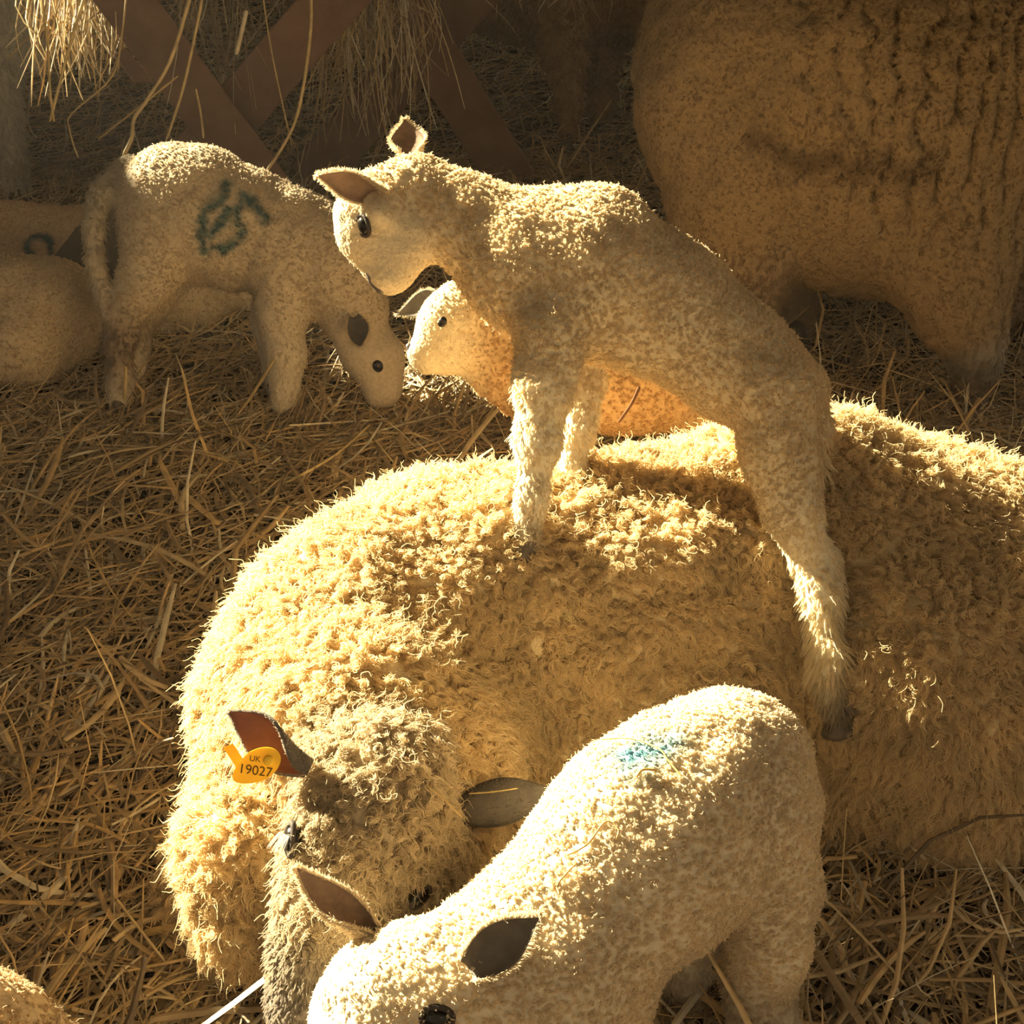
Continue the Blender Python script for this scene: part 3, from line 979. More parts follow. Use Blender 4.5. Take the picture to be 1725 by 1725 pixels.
def lamb_near():
    rt = root('lamb', 'lamb in the foreground with a pale blue smudge on its rump, head lowered', 'lamb', (0.1, 1.1, 0))
    d0 = 1.50
    f = PX(d0)
    pr = CH(f, [(1232, 1302, 0.03, 142), (1160, 1365, 0.0, 158), (1075, 1440, -0.03, 168), (940, 1590, -0.07, 156)], 'lamb', 0.05)
    pr += CH(f, [(930, 1600, -0.07, 145), (850, 1640, -0.09, 118), (760, 1680, -0.10, 100)], 'lamb', 0.05)
    pr += [f((720, 1680, -0.11, 118), (680, 1690, -0.11, 116), 'lamb', 0.04),
           f((650, 1685, -0.11, 100), (625, 1720, -0.11, 86), 'lface', 0.04),
           f((625, 1720, -0.11, 84), (600, 1850, -0.09, 56), 'lface', 0.04),
           f((660, 1770, -0.11, 84), (620, 1850, -0.09, 56), 'lface', 0.04)]
    # hind legs
    pr += CH(f, [(1268, 1380, 0.02, 112), (1292, 1490, 0.03, 84), (1296, 1600, 0.05, 62), (1278, 1655, 0.07, 52), (1284, 1720, 0.09, 50), (1288, 1765, 0.105, 40)],
             ['lamb', 'lamb', 'lamb', 'hock', 'lleg'], 0.03)
    pr += CH(f, [(1200, 1440, 0.08, 90), (1175, 1570, 0.13, 50), (1155, 1640, 0.15, 38), (1150, 1730, 0.17, 30)], ['lamb', 'lleg', 'hock'], 0.02)
    # fore legs, below the frame
    for (x, o), (gx_, gy_) in (((1010, -0.05), (1030, 1880)), ((930, -0.12), (930, 1935))):
        g2 = G(gx_, gy_, 0.03)
        a = W(x, 1690, d0 + o)
        pr.append(WP(a, 0.05, a * 0.45 + g2 * 0.55, 0.028, 'lamb', 0.03)); pr.append(WP(a * 0.45 + g2 * 0.55, 0.028, g2, 0.02, 'lleg', 0.01))
        make_hoof(rt, g2, g2 - np.array([0, 0, 0.028]), -RIGHT - 0.4 * FWD, 0.018)
    thin(pr, 0.003, 0.003)
    V, Fq = build_body(pr, 0.0056, lambda V: 0.0028 * noise(V, 40, 3) + 0.0014 * noise(V, 120, 4))
    mk = stroke_mark(V, [[W(1050, 1245, 1.42), W(1085, 1215, 1.42), W(1110, 1215, 1.42)], [W(1060, 1275, 1.42), W(1085, 1255, 1.42)]], 0.028, (0.20, 0.40, 0.47), soft=1.0, strength=0.95)
    col, par = blend_regions(V, pr)
    col = np.minimum(col * np.array([1.04, 1.08, 1.17]), 0.9)
    mesh_obj('body', V, Fq, M['skin'], rt, col=mk(V, col.copy()) * 0.8)
    grow_wool(V, Fq, col, par, rt, 60000, 7, 5, 0.00038, mark=mk, var=0.09)
    de = d0 - 0.11
    make_ear(rt, W(790, 1632, de - 0.055), W(908, 1546, de - 0.075), UP * 0.81 - 0.58 * RIGHT + 0.25 * FWD, 0.0235, 1.0, (M['ear_grey'], M['ear_out']), 0.004, fuzz=3500)
    make_ear(rt, W(632, 1592, de + 0.01), W(500, 1462, de + 0.01), -UP * 0.72 - 0.69 * RIGHT - 0.5 * FWD, 0.022, 1.7, (M['ear_in'], M['ear_out']), 0.0035, fuzz=3000, twist=-0.9)
    c, n = surf(V, Fq, 722, 1722)
    make_eye(rt, c - n * 0.004, n, 0.0108, RIGHT)
    make_eye(rt, W(575, 1700, de + 0.01), nz(-RIGHT - 0.3 * FWD), 0.0115, UP)
    for (gx_, gy_, o) in ((1288, 1765, 0.105), (1150, 1730, 0.17)):
        a = W(gx_, gy_, d0 + o); bz = np.array([a[0] - 0.005, a[1] - 0.005, 0.003])
        make_hoof(rt, a, bz, -RIGHT - 0.4 * FWD, 0.018)
    return V, Fq


NEAR = lamb_near()


def lamb_left():
    rt = root('lamb', 'grazing lamb with a dark blue paint mark on its flank and a long tail', 'lamb', (-0.6, 2.75, 0))
    d0 = 2.90
    f = PX(d0)
    pr = CH(f, [(296, 352, 0, 106), (335, 368, 0, 112), (420, 390, 0, 102), (505, 412, 0, 92)], 'lamb', 0.05)
    pr += [f((285, 326, 0, 80), (330, 330, 0, 84), 'lamb', 0.05)]
    pr += CH(f, [(505, 420, -0.01, 92), (560, 455, -0.02, 84), (598, 520, -0.03, 66)], 'lamb', 0.05)
    pr += [f((600, 548, -0.03, 58), (612, 585, -0.03, 52), 'lface', 0.03),
           f((612, 590, -0.03, 48), (640, 662, -0.03, 28), 'lface', 0.03),
           f((640, 600, -0.03, 44), (655, 650, -0.03, 28), 'lface', 0.03)]
    # hind legs
    pr += CH(f, [(264, 405, -0.04, 74), (250, 470, -0.05, 56), (212, 522, -0.04, 33), (203, 570, -0.04, 26), (202, 640, -0.03, 22), (200, 675, -0.03, 22)], ['lamb', 'lamb', 'hock', 'hock', 'lleg'], 0.03)
    pr += CH(f, [(275, 400, 0.06, 74), (268, 480, 0.08, 50), (240, 530, 0.09, 30), (228, 580, 0.09, 22), (225, 660, 0.09, 20)], ['lamb', 'lamb', 'hock', 'lleg'], 0.03)
    # fore legs
    pr += CH(f, [(480, 450, -0.05, 66), (474, 530, -0.05, 40), (482, 600, -0.04, 32), (478, 650, -0.03, 24), (480, 680, -0.03, 25)], ['lamb', 'lleg', 'lleg', 'lleg'], 0.03)
    pr += CH(f, [(470, 460, 0.06, 50), (455, 540, 0.08, 32), (468, 600, 0.08, 26), (462, 660, 0.08, 20)], ['lamb', 'lleg', 'lleg'], 0.03)
    # tail
    pr += CH(f, [(215, 285, 0.0, 26), (172, 330, -0.03, 25), (157, 385, -0.05, 22), (160, 440, -0.06, 20), (170, 490, -0.06, 19), (182, 528, -0.06, 15)], 'tail', 0.015)
    def wr(V):      # skin folds behind the shoulder
        c = W(450, 450, d0)
        q = (V - c) @ nz(RIGHT * 0.75 + UP * -0.6)
        along = np.exp(-(((V - c) ** 2).sum(1)) / 0.10 ** 2)
        return 0.0035 * noise(V, 30, 3) - 0.008 * along * np.abs(np.sin(q * 95 + 1.5 * noise(V, 14, 7))) ** 3
    thin(pr, 0.013, 0.004)
    V, Fq = build_body(pr, 0.0072, wr)
    dn = d0 - 0.12
    mk = stroke_mark(V, [[W(x, y, dn) for x, y in ((382, 300), (372, 335), (345, 355), (338, 400), (345, 425), (385, 425), (408, 395), (398, 352), (415, 318), (432, 345), (450, 362))],
                         [W(352, 400, dn), W(372, 380, dn), W(385, 350, dn)]], 0.0165, (0.045, 0.105, 0.115), soft=0.9, strength=0.95)
    col, par = blend_regions(V, pr)
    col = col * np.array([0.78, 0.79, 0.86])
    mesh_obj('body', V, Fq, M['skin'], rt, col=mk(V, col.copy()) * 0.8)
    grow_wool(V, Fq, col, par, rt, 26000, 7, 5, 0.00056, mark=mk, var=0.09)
    c, n = surf(V, Fq, 590, 540)
    make_ear(rt, c + n * 0.004, W(608, 584, d0 - 0.165), 0.7 * RIGHT + 0.5 * UP, 0.024, 1.4, (M['ear_grey'], M['ear_out']), 0.003, fuzz=700, twist=0.7)
    make_ear(rt, W(610, 540, d0 + 0.04), W(650, 540, d0 + 0.09), np.array([0.6, 0.5, 0.7]), 0.021, 0.7, (M['ear_grey'], M['ear_out']), 0.003, fuzz=300)
    c, n = surf(V, Fq, 638, 625)
    make_eye(rt, c - n * 0.004, n, 0.0115, UP - 0.3 * RIGHT, lid=False)
    for (x, y, o) in ((200, 675, -0.03), (225, 660, 0.09), (480, 680, -0.03), (462, 660, 0.08)):
        a = W(x, y, d0 + o); a[2] = max(a[2], 0.032)
        make_hoof(rt, a, np.array([a[0] + 0.004, a[1], 0.002]), RIGHT, 0.02)


lamb_left()


def lying_lamb(label, c, yaw, s=1.0, head=(0.19, 0.05, 0.16), head_to=(0.27, 0.02, 0.10), tint=(1, 1, 1), mark=None, dens=16000, rad=0.0006, h=0.008, group=None):
    """a lamb curled on the straw; local x runs from rump to chest"""
    ca, sa = math.cos(yaw), math.sin(yaw)
    Rm = np.array([[ca, -sa, 0], [sa, ca, 0], [0, 0, 1]]) * s
    c = np.array([c[0], c[1], 0.0])
    T = lambda p: c + Rm @ np.array(p, float)
    rt = root('lamb', label, 'lamb', c, group)
    q = lambda a, ra, b, rb, reg, k=0.03: WP(T(a), ra * s, T(b), rb * s, reg, k)
    hd, ht = np.array(head, float), np.array(head_to, float)
    pr = [q((-0.13, 0, 0.11), 0.105, (0.06, 0, 0.115), 0.105, 'lamb', 0.05),
          q((0.06, 0, 0.115), 0.10, (0.14, 0.01, 0.12), 0.085, 'lamb', 0.05),
          q((-0.11, -0.07, 0.085), 0.085, (-0.02, -0.10, 0.05), 0.045, 'lamb', 0.02),
          q((-0.02, -0.11, 0.035), 0.026, (-0.15, -0.13, 0.022), 0.020, 'lleg', 0.015),
          q((-0.11, 0.07, 0.085), 0.085, (-0.02, 0.10, 0.05), 0.045, 'lamb', 0.02),
          q((0.12, -0.06, 0.06), 0.05, (0.22, -0.07, 0.03), 0.026, 'lleg', 0.02),
          q((0.22, -0.07, 0.03), 0.024, (0.12, -0.10, 0.02), 0.018, 'lleg', 0.015),
          q((0.12, 0.06, 0.06), 0.05, (0.22, 0.07, 0.03), 0.026, 'lleg', 0.02),
          q((0.13, 0.01, 0.13), 0.075, hd, 0.055, 'lamb', 0.04),
          q(hd, 0.056, hd * 0.55 + ht * 0.45, 0.048, 'lface', 0.02),
          q(hd * 0.55 + ht * 0.45, 0.046, ht, 0.026, 'lface', 0.02),
          q((-0.22, 0.0, 0.12), 0.025, (-0.25, -0.03, 0.03), 0.016, 'tail', 0.02)]
    V, Fq = build_body(pr, h * s, lambda V: 0.003 * noise(V, 30, 3) + 0.002 * noise(V, 70, 9))
    mk = stroke_mark(V, *mark) if mark else None
    col, par = blend_regions(V, pr)
    col = np.minimum(col * np.array(tint), 0.9)
    mesh_obj('body', V, Fq, M['skin'], rt, col=(mk(V, col.copy()) if mk else col) * 0.8)
    grow_wool(V, Fq, col, par, rt, dens, 8, 5, rad, mark=mk)
    fw = nz(ht - hd); sd = nz(np.cross(np.array([0, 0, 1.0]), fw))
    for sg in (-1, 1):
        b_ = hd + sd * sg * 0.045 + np.array([0, 0, 0.02]) - fw * 0.02
        make_ear(rt, T(b_), T(b_ + sd * sg * 0.07 + np.array([0, 0, 0.005]) - fw * 0.02), Rm @ (np.array([0, 0, 1.0]) * sg), 0.018, 0.8, (M['ear_in'], M['ear_out']), 0.003, fuzz=200)
        make_eye(rt, T(hd * 0.55 + ht * 0.45 + sd * sg * 0.042 + np.array([0, 0, 0.012])), Rm @ (sd * sg), 0.010 * s, (0, 0, 1), lid=True)
    return rt


g = W(15, 560, 3.0)
lying_lamb('plain lamb curled up on the straw at the left edge, back rounded', (g[0] - 0.07, 2.84), math.radians(172), 1.08, tint=(0.80, 0.79, 0.82), h=0.007)
g = W(60, 400, 3.35)
dm = 3.27
lying_lamb('lamb with a blue painted ring on its side, lying behind the others at left', (g[0] - 0.02, 3.22), math.radians(180), 0.92, tint=(0.84, 0.78, 0.76),
           mark=([[W(62 + 20 * math.cos(a), 413 - 22 * math.sin(a), dm) for a in np.linspace(-0.9, 4.0, 9)]], 0.012, (0.05, 0.11, 0.115), 0.6, 0.95))
g = G(350, 570)
lying_lamb('lamb lying curled on the straw between the legs of the grazing lamb', (g[0], g[1] + 0.12), math.radians(8), 0.75, tint=(0.84, 0.84, 0.86))
g = G(300, 470)
lying_lamb('lamb hidden behind the rump of the grazing lamb, one ear tip showing', (g[0] + 0.06, g[1]), math.radians(180), 0.85, tint=(0.8, 0.72, 0.66), head=(0.17, 0.0, 0.235), head_to=(0.25, 0.0, 0.19))
lying_lamb('tan sheep resting in the bottom left corner, only its back in view', (-0.65, 0.95), math.radians(200), 1.0, tint=(0.86, 0.80, 0.76), dens=30000, rad=0.0005, h=0.006)


# ================================================================== the grown sheep behind
def adult_right():
    rt = root('sheep', 'big brown sheep standing at the right, wrinkled fleece with a dark stripe', 'sheep', (0.75, 2.9, 0))
    d0 = 3.0
    f = PX(d0)
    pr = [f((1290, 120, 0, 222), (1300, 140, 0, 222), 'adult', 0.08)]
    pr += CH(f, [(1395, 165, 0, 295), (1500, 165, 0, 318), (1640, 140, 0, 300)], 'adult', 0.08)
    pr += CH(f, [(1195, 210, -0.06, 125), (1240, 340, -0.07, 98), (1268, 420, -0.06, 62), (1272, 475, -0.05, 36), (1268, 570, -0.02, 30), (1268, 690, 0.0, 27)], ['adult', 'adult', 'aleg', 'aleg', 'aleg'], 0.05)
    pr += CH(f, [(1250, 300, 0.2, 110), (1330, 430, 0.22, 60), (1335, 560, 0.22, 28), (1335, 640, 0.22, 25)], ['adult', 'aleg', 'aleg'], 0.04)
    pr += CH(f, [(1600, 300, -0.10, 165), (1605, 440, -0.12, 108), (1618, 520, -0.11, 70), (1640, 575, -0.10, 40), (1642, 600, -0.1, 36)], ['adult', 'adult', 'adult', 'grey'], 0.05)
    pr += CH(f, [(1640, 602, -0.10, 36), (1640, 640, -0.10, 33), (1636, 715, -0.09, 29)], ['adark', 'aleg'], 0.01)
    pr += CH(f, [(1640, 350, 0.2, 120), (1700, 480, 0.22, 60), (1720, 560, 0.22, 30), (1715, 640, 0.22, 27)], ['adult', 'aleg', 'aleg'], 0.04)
    pr += CH(f, [(1760, 60, 0, 200), (1900, 0, 0, 130), (1980, 40, 0, 100), (2060, 160, 0, 60)], ['adult', 'adult', 'aleg'], 0.06)

    def folds(V):
        w = np.clip((V[:, 0] - W(1230, 0, d0)[0]) / 0.25, 0.0, 1)
        q = V[:, 0] * 66 + 2.6 * noise(V * np.array([1, 1, 0.45]), 9, 41) + 1.2 * noise(V, 26, 42) - V[:, 2] * 4
        groove = -(1 - np.abs(np.sin(q))) ** 4
        w2 = np.clip((V[:, 2] - 0.28) / 0.15, 0.25, 1)
        big = -0.03 * np.exp(-((V[:, 0] - W(1690, 250, d0)[0] - 0.02 * noise(V, 6, 47)) / 0.018) ** 2) * np.clip((V[:, 2] - 0.15) / 0.2, 0, 1)
        return groove * 0.030 * w * w2 + big + 0.012 * noise(V, 7, 43) + 0.006 * noise(V, 22, 44) + 0.003 * noise(V, 60, 45)
    V, Fq = build_body(pr, 0.009, folds)
    ds = d0 - 0.33
    mk = stroke_mark(V, [[W(1255, 245, ds), W(1330, 268, ds), (W(1420, 285, ds)), W(1500, 295, ds), W(1560, 300, ds)]], 0.050, (0.10, 0.065, 0.035), 1.0, 0.75)
    col, par = blend_regions(V, pr)
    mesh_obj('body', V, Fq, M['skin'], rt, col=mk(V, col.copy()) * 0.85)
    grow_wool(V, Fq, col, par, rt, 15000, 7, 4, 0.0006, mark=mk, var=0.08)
    for (x, y, o) in ((1268, 690, 0.0), (1335, 640, 0.22), (1636, 715, -0.09), (1715, 640, 0.22)):
        a = W(x, y, d0 + o); a[2] = max(a[2], 0.04)
        make_hoof(rt, a, np.array([a[0], a[1], 0.002]), RIGHT, 0.028)
    make_ear(rt, W(1950, -20, d0 - 0.1), W(1930, 80, d0 - 0.22), np.array([1.0, 0, 0.3]), 0.04, 0.7, (M['ear_pink'], M['ear_grey']))
    make_eye(rt, W(2010, 60, d0 - 0.10), -FWD, 0.013, UP)


adult_right()


def adult_far():
    rt = root('sheep', 'dark sheep standing in the shade behind the feeder, only legs and belly showing', 'sheep', (0.15, 4.0, 0))
    d0 = 4.35
    f = PX(d0)
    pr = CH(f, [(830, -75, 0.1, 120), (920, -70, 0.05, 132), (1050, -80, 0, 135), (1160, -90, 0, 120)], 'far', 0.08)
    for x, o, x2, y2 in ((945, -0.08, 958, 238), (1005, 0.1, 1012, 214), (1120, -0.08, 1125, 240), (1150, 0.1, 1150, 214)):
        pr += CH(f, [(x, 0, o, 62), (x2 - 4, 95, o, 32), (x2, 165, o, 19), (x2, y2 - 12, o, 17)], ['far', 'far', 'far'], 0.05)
        a = W(x2, y2 - 12, d0 + o); a[2] = max(a[2], 0.04)
        make_hoof(rt, a, np.array([a[0], a[1], 0.002]), -RIGHT, 0.027)
    pr += CH(f, [(800, -110, 0.1, 100), (740, -150, 0.1, 70), (690, -110, 0.1, 50)], 'far', 0.05)
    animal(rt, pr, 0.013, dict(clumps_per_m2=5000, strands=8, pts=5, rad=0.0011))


adult_far()


def adult_topleft():
    rt = root('sheep', 'pale grey sheep at the top left corner beside the hay', 'sheep', (-1.5, 3.5, 0))
    d0 = 3.75
    f = PX(d0)
    pr = CH(f, [(-140, -90, 0.1, 165), (-40, -60, 0.05, 130), (15, -5, 0, 66), (45, 52, -0.02, 36), (66, 92, -0.03, 20)], 'grey', 0.05)
    for x, o in ((-150, -0.1), (-130, 0.15), (-30, -0.05), (-20, 0.2)):
        a = W(x, 0, d0 + o); b = np.array([a[0], a[1] + 0.02, 0.04])
        pr += [WP(a, 0.08, a * 0.5 + b * 0.5, 0.035, 'grey', 0.05), WP(a * 0.5 + b * 0.5, 0.034, b, 0.026, 'grey', 0.02)]
        make_hoof(rt, b, b - np.array([0, 0, 0.038]), RIGHT, 0.028)
    animal(rt, pr, 0.012, dict(clumps_per_m2=8000, strands=8, pts=5, rad=0.0009))


adult_topleft()


# ================================================================== hay feeder
def beam(parent, p1, p2, width, depth, name='leg_beam'):
    """an angle-iron beam: a broad face and a return flange"""
    p1, p2 = np.array(p1, float), np.array(p2, float)
    d = nz(p2 - p1); n = np.array([0, -1.0, 0]); n = nz(n - (n @ d) * d); s = np.cross(d, n)
    prof = [(-0.5, 0), (0.5, 0), (0.5, 1), (0.5 - 0.1, 1), (0.5 - 0.1, 0.16), (-0.5, 0.16)]
    V = [p + s * a * width - n * b * depth for p in (p1, p2) for a, b in prof]
    k = len(prof)
    fc = [list(range(k))[::-1], list(range(k, 2 * k))] + [[i, (i + 1) % k, k + (i + 1) % k, k + i] for i in range(k)]
    o = mesh_obj(name, V, fc, M['rust'], parent, smooth=False)
    bv = o.modifiers.new('edge', 'BEVEL'); bv.width = 0.004; bv.segments = 2
    return o


fd = root('hay_feeder', 'rusty brown steel hay feeder with crossed legs behind the grazing lamb', 'feeder', (-0.6, 3.6, 0))
Y1, Y2 = 3.35, 3.95


def ext(x1, y1, x2, y2, Y, z):
    """the beam through two pixels in the plane Y, carried on to height z"""
    a, b = WY(x1, y1, Y), WY(x2, y2, Y)
    t = (z - a[2]) / (b[2] - a[2])
    return a + (b - a) * t


beam(fd, ext(210, 0, 425, 290, Y1, 0.95), ext(210, 0, 425, 290, Y1, 0.0), 0.118, 0.05)
beam(fd, ext(545, 20, 345, 250, Y1 + 0.06, 0.95), ext(545, 20, 345, 250, Y1 + 0.06, 0.0), 0.118, 0.05)
beam(fd, ext(735, 100, 860, 300, Y2, 0.95), ext(735, 100, 860, 300, Y2, 0.0), 0.125, 0.05)
beam(fd, ext(760, 30, 600, 215, Y2 + 0.06, 0.95), ext(760, 30, 600, 215, Y2 + 0.06, 0.0), 0.125, 0.05)
a, b = ext(210, 0, 425, 290, Y1, 0.93), ext(735, 100, 860, 300, Y2, 0.93)
beam(fd, a, b, 0.06, 0.04, 'top_rail')
a, b = ext(545, 20, 345, 250, Y1 + 0.06, 0.93), ext(760, 30, 600, 215, Y2 + 0.06, 0.93)
beam(fd, a, b, 0.06, 0.04, 'top_rail')
V2 = [WY(x, y, Y1 - 0.004 - z) for z in (0.012, 0) for x, y in ((196, 92), (212, 80), (258, 138), (222, 140))]
mesh_obj('gusset_plate', V2, [[0, 1, 2, 3], [7, 6, 5, 4], [0, 4, 5, 1], [1, 5, 6, 2], [2, 6, 7, 3], [3, 7, 4, 0]], M['rust'], fd, smooth=False)

V2 = [WY(x, y, 2.98 + z) for z in (0, 0.012) for x, y in ((78, 448), (141, 368), (236, 335), (250, 520), (120, 540))]
sh_ = mesh_obj('metal_sheet', V2, [[0, 1, 2, 3, 4][::-1], [5, 6, 7, 8, 9]] + [[i, (i + 1) % 5, 5 + (i + 1) % 5, 5 + i] for i in range(5)], M['sheet'], smooth=False)
tag(sh_, 'dark flat metal sheet standing on edge behind the grazing lamb\'s tail', 'metal sheet')


# ================================================================== straw and hay
def ribbons(C, w, th, nrm=None):
    """C: n x k x 3 centre lines -> diamond-section stalks"""
    n, k, _ = C.shape
    t = np.gradient(C, axis=1); t = nz(t)
    up = np.array([0, 0, 1.0]) if nrm is None else nrm
    s = nz(np.cross(t, np.broadcast_to(up, t.shape) + 1e-4)); u = np.cross(s, t)
    ta = np.ones(k); ta[0] = 0.8; ta[-1] = 0.55
    w = (np.asarray(w)[:, None] * ta[None, :])[..., None]; th = (np.asarray(th)[:, None] * ta[None, :])[..., None]
    V = np.stack([C + s * w, C + u * th, C - s * w, C - u * th], 2)      # n,k,4,3
    base = (np.arange(n) * k * 4)[:, None, None]
    i = np.arange(k - 1)[None, :, None] * 4
    j = np.arange(4)[None, None, :]
    j2 = (j + 1) % 4
    Fq = np.stack([base + i + j, base + i + j2, base + i + 4 + j2, base + i + 4 + j], -1).reshape(-1, 4)
    return V.reshape(-1, 3), Fq


PAL = np.array([[0.66, 0.47, 0.23], [0.57, 0.41, 0.21], [0.74, 0.58, 0.34], [0.45, 0.33, 0.19], [0.33, 0.24, 0.14], [0.84, 0.75, 0.57], [0.21, 0.15, 0.09]])
PW = np.array([0.22, 0.18, 0.16, 0.15, 0.11, 0.10, 0.08])


def straw_field(n, y0, y1, lmin, lmax, wmin, wmax, zmax, k=4, steep=0.06, dull=1.0):
    Y = y0 + (y1 - y0) * rng.random(n) ** 0.9
    X = (rng.random(n) * 2 - 1) * (0.40 * (Y * 0.866 + 0.65) + 0.12)
    L = lmin + (lmax - lmin) * rng.random(n) ** 1.8
    yaw = rng.uniform(0, math.pi, n) * 0.75 + rng.normal(0, 0.9, n) * 0.5
    tilt = rng.normal(0, 0.10, n)
    st = rng.random(n) < steep
    tilt[st] = rng.uniform(0.2, 0.75, st.sum())
    z = zmax * rng.random(n) ** 1.3 + 0.004
    d = np.stack([np.cos(yaw) * np.cos(tilt), np.sin(yaw) * np.cos(tilt), np.sin(tilt)], 1)
    sd = np.stack([-np.sin(yaw), np.cos(yaw), np.zeros(n)], 1)
    t = np.linspace(-0.5, 0.5, k)
    bend = rng.normal(0, 0.10, n) * L
    kink = (rng.random(n) < 0.25) * rng.normal(0, 0.35, n) * L
    kt = rng.uniform(-0.3, 0.3, n)
    C = np.stack([X, Y, z], 1)[:, None] + d[:, None] * (L[:, None] * t[None, :])[..., None]
    lat = bend[:, None] * (t * t * 4 - 0.5)[None, :] + kink[:, None] * np.maximum(t[None, :] - kt[:, None], 0)
    C = C + sd[:, None] * lat[..., None]
    C[..., 2] += (rng.normal(0, 0.03, n) * L)[:, None] * (1 - 4 * t * t)[None, :]
    C[..., 2] = np.maximum(C[..., 2] + np.where(st, L * 0.25 * np.abs(np.sin(tilt)), 0)[:, None], 0.002)
    w = rng.uniform(wmin, wmax, n)
    V, Fq = ribbons(C, w, w * rng.uniform(0.2, 0.6, n))
    c = PAL[rng.choice(len(PAL), n, p=PW)] * rng.uniform(0.75, 1.2, n)[:, None] * dull
    return V, Fq, np.repeat(c, k * 4, 0)


def merge(parts):
    vs, fs, cs, o = [], [], [], 0
    for V, Fq, c in parts:
        vs.append(V); fs.append(Fq + o); cs.append(c); o += len(V)
    return np.concatenate(vs), np.concatenate(fs), np.concatenate(cs)


V, Fq, c = merge([
    straw_field(7500, 0.75, 2.6, 0.06, 0.30, 0.0013, 0.0034, 0.030, 5),
    straw_field(1500, 0.75, 2.7, 0.08, 0.26, 0.0030, 0.0058, 0.036, 5),
    straw_field(12000, 0.75, 2.6, 0.03, 0.22, 0.0005, 0.0014, 0.034, 4, 0.10),
    straw_field(9000, 2.4, 4.2, 0.06, 0.34, 0.0014, 0.0036, 0.035, 4),
    straw_field(9000, 2.4, 4.2, 0.05, 0.26, 0.0007, 0.0016, 0.045, 4, 0.12),
    straw_field(9000, 4.0, 6.28, 0.10, 0.40, 0.0016, 0.0036, 0.05, 3, 0.10)])
sb = mesh_obj('straw_bedding', V, Fq, M['straw'], origin=np.zeros(3), col=c, smooth=False)
tag(sb, 'deep loose golden brown straw bedding covering the barn floor', 'straw', kind='stuff')


def hanging(n, xr, yr_end, dr, wmin, wmax, tone=1.0, top=-80, swing=40, k=6):
    C = np.empty((n, k, 3))
    for i in range(n):
        x0 = rng.uniform(*xr); y1 = rng.uniform(*yr_end); d = rng.uniform(*dr)
        x1 = x0 + rng.normal(0, swing)
        a = W(x0, top, d); b = W(x1, y1, d)
        # straight fall in the place, with a sideways belly and a kink
        t = np.linspace(0, 1, k)[:, None]
        p = a * (1 - t) + b * t
        p = p + np.array([rng.normal(0, 0.03), rng.normal(0, 0.03), 0]) * np.sin(math.pi * t) + np.array([rng.normal(0, 0.05), rng.normal(0, 0.04), 0.0]) * np.maximum(t - rng.uniform(0.3, 0.8), 0)
        C[i] = p
    w = rng.uniform(wmin, wmax, n)
    V, Fq = ribbons(C, w, w * 0.6, np.array([0, 1.0, 0.2]))
    c = PAL[rng.choice(6, n)] * rng.uniform(0.7, 1.15, n)[:, None] * tone
    return V, Fq, np.repeat(c, k * 4, 0)


V, Fq, c = merge([
    hanging(150, (540, 690), (60, 260), (3.55, 3.95), 0.0008, 0.0018, 0.85),
    hanging(70, (480, 700), (20, 150), (3.4, 3.9), 0.0008, 0.0018, 0.85, swing=80),
    hanging(70, (280, 440), (40, 240), (3.3, 3.9), 0.0007, 0.0015, 0.7, swing=50),
    hanging(40, (820, 1000), (-20, 60), (3.9, 4.2), 0.0008, 0.0016, 0.7, swing=50)])
hh = mesh_obj('hanging_hay', V, Fq, M['straw'], origin=np.zeros(3), col=c, smooth=False)
tag(hh, 'dull loose hay hanging in strands from the middle of the rusty feeder', 'hay', kind='stuff')
V, Fq, c = merge([
    hanging(190, (75, 200), (30, 130), (3.30, 3.60), 0.0009, 0.0020, 1.1, swing=28),
    hanging(40, (60, 190), (60, 190), (3.25, 3.5), 0.0009, 0.0020, 1.1, swing=30)])
hh = mesh_obj('hay_tuft', V, Fq, M['straw'], origin=np.zeros(3), col=c, smooth=False)
tag(hh, 'bright golden tuft of hay poking out beside the left feeder leg', 'hay', kind='stuff')


def stalk(label, pts, w, col, name='straw_stalk', cat='straw', group=None, mat=None):
    P = np.array(pts, float)
    t = np.linspace(0, len(P) - 1, max(8, 4 * len(P)))
    i = np.minimum(t.astype(int), len(P) - 2); f_ = (t - i)[:, None]
    p0, p1, p2, p3 = P[np.maximum(i - 1, 0)], P[i], P[i + 1], P[np.minimum(i + 2, len(P) - 1)]
    C = 0.5 * ((2 * p1) + (-p0 + p2) * f_ + (2 * p0 - 5 * p1 + 4 * p2 - p3) * f_ ** 2 + (-p0 + 3 * p1 - 3 * p2 + p3) * f_ ** 3)
    V, Fq = ribbons(C[None], np.array([w]), np.array([w * 0.6]), np.array([0.05, 0.9, 0.4]))
    o = mesh_obj(name, V, Fq, mat or M['straw'], col=np.tile(np.array(col), (len(V), 1)))
    return tag(o, label, cat, group)


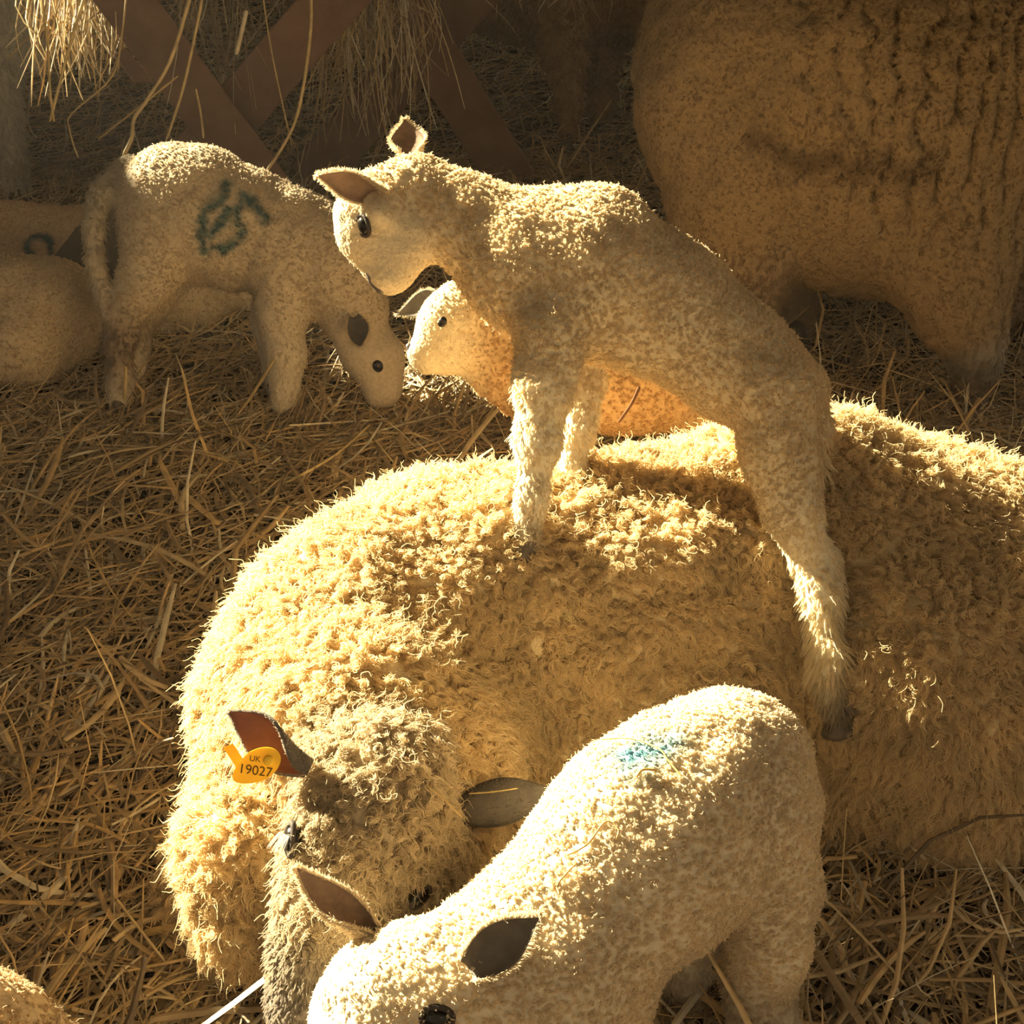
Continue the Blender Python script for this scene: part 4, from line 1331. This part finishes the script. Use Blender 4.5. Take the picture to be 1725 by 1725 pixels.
H1, H2 = (0.66, 0.50, 0.25), (0.55, 0.40, 0.19)
hang_lab = 'long bent hay stalk hanging from the feeder '
for lab, pts, w, c in (
        (hang_lab + 'down to the grazing lamb\'s rump, the thickest', ((330, -40), (290, 95), (250, 165), (226, 200), (222, 232), (208, 262)), 0.0040, H1),
        (hang_lab + 'straight down to the grazing lamb\'s back', ((348, -40), (312, 135), (280, 236)), 0.0030, H1),
        (hang_lab + 'to the grazing lamb\'s shoulder', ((522, -40), (524, 40), (512, 140), (492, 218), (445, 295)), 0.0032, H1),
        (hang_lab + 'right of the beams, thin and straight', ((438, -40), (458, 90), (492, 248)), 0.0017, H2),
        (hang_lab + 'in the bright tuft, leaning left', ((150, -30), (118, 75), (84, 205)), 0.0030, (0.74, 0.56, 0.26)),
        (hang_lab + 'in the bright tuft, hanging straight', ((66, -40), (80, 75), (84, 150), (91, 206)), 0.0028, (0.72, 0.52, 0.22)),
        ('short pale bristly seed head hanging before the feeder', ((415, 18), (408, 50), (398, 92)), 0.0045, (0.78, 0.66, 0.46)),
        ('bent hay stalk with a sharp kink left of the grazing lamb\'s rump', ((216, -40), (205, 60), (188, 130), (122, 190), (116, 215), (132, 265)), 0.0020, H2),
        ('pale stiff stalk slanting across under the left feeder beam', ((300, 128), (235, 180), (166, 234)), 0.0022, H2),
        ('forked dry stalk standing in front of the crossed beams', ((330, 150), (338, 190), (343, 233)), 0.0024, H1)):
    stalk(lab, [W(x, y, 3.02) for x, y in pts], w, c)
for lab, pts, d, w, c in (
        ('straw lying along the top edge of the ewe\'s grey ear', ((790, 1337), (830, 1334), (872, 1328)), 1.55, 0.0013, (0.66, 0.48, 0.18)),
        ('thin straw stuck in the ewe\'s cheek wool beside the grey ear', ((718, 1322), (752, 1350), (778, 1377)), 1.47, 0.0011, (0.58, 0.40, 0.16))):
    stalk(lab, [W(x, y, d) for x, y in pts], w, c)
def on_lamb(x, y):
    p, n = surf(*NEAR, x, y)
    return p + n * 0.006


for lab, pts, w, c in (
        ('thin arched straw lying across the blue smudge of the foreground lamb', ((1015, 1241), (1060, 1243), (1105, 1258), (1127, 1270), (1147, 1297)), 0.0015, (0.62, 0.42, 0.14)),
        ('short yellow straw bit on the foreground lamb\'s flank', ((1072, 1300), (1092, 1292), (1112, 1290)), 0.0022, (0.72, 0.50, 0.16)),
        ('curled straw with a hooked end on the foreground lamb\'s shoulder', ((958, 1430), (985, 1412), (1012, 1388), (1034, 1388), (1034, 1402)), 0.0015, (0.72, 0.52, 0.24)),
        ('short curved straw below the hooked one on the foreground lamb', ((960, 1452), (940, 1478), (938, 1492), (946, 1498)), 0.0016, (0.74, 0.55, 0.25))):
    stalk(lab, [on_lamb(x, y) for x, y in pts], w, c)
stalk('small dark red twig sticking out of the ewe\'s back wool under the lamb\'s belly', [W(1077, 652, 1.95), W(1064, 680, 1.97), W(1042, 712, 2.0)], 0.0024, (0.2, 0.1, 0.05), 'twig', 'twig', mat=M['twig'])
for lab, pts, w, c in (
        ('long straw leaning up from the bedding before the grazing lamb\'s fore leg', (G(370, 735, 0.01), G(415, 680, 0.05), W(462, 605, 2.72)), 0.0030, H1),
        ('pale straw slanting up between the grazing lamb\'s legs', (G(300, 700, 0.01), G(366, 648, 0.04)), 0.0026, H1),
        ('long straw stalk lying diagonally behind the ewe\'s shoulder', (G(480, 815, 0.02), G(560, 770, 0.05), G(622, 716, 0.06)), 0.0038, H1),
        ('upright cut straw beside the grazing lamb\'s hind hoof', (G(208, 705, 0.0), W(212, 618, 2.78)), 0.0032, (0.74, 0.58, 0.3)),
        ('thick golden straw leaf on the bedding below the ewe\'s breast', (G(245, 1572, 0.03), G(300, 1562, 0.04), G(360, 1576, 0.03)), 0.0085, (0.70, 0.50, 0.18)),
        ('long pale straw running up from the bottom left to the ewe\'s breast', (G(185, 1500, 0.04), G(235, 1565, 0.05), G(280, 1622, 0.03)), 0.0028, (0.76, 0.60, 0.34)),
        ('white curved straw touching the left side of the ewe', (G(240, 1282, 0.03), G(262, 1255, 0.06), W(292, 1243, 1.80)), 0.0022, (0.80, 0.68, 0.48)),
        ('broad dull straw lying flat at the far left edge of the floor', (G(0, 920, 0.02), G(60, 905, 0.03), G(95, 895, 0.02)), 0.0070, (0.60, 0.40, 0.16)),
        ('long straw slanting over the bedding at right below the ewe\'s haunch', (G(1530, 1445, 0.02), G(1600, 1415, 0.04), G(1672, 1375, 0.06)), 0.0030, H2),
        ('kinked pale straw right of the foreground lamb\'s hind leg', (G(1362, 1508, 0.02), G(1395, 1478, 0.03), G(1455, 1474, 0.02)), 0.0032, (0.66, 0.48, 0.2))):
    stalk(lab, pts, w, c)


# ------------------------------------------------------------------ dusty air in the barn
m, nt, out = new_mat('dusty_air')
vs_ = N(nt, 'ShaderNodeVolumeScatter', Density=0.0027, Anisotropy=0.35)
vs_.inputs['Color'].default_value = (1.0, 0.93, 0.82, 1)
nt.links.new(vs_.outputs[0], out.inputs['Volume'])
V, Fc = box_mesh((-5.7, -0.4, -0.2), (3.7, 6.9, 2.45))
hz_ = mesh_obj('haze', V, Fc, m, origin=np.zeros(3), smooth=False)
tag(hz_, 'thin dusty haze hanging in the sunlit barn air', 'haze', kind='stuff')
SC.cycles.volume_bounces = 0
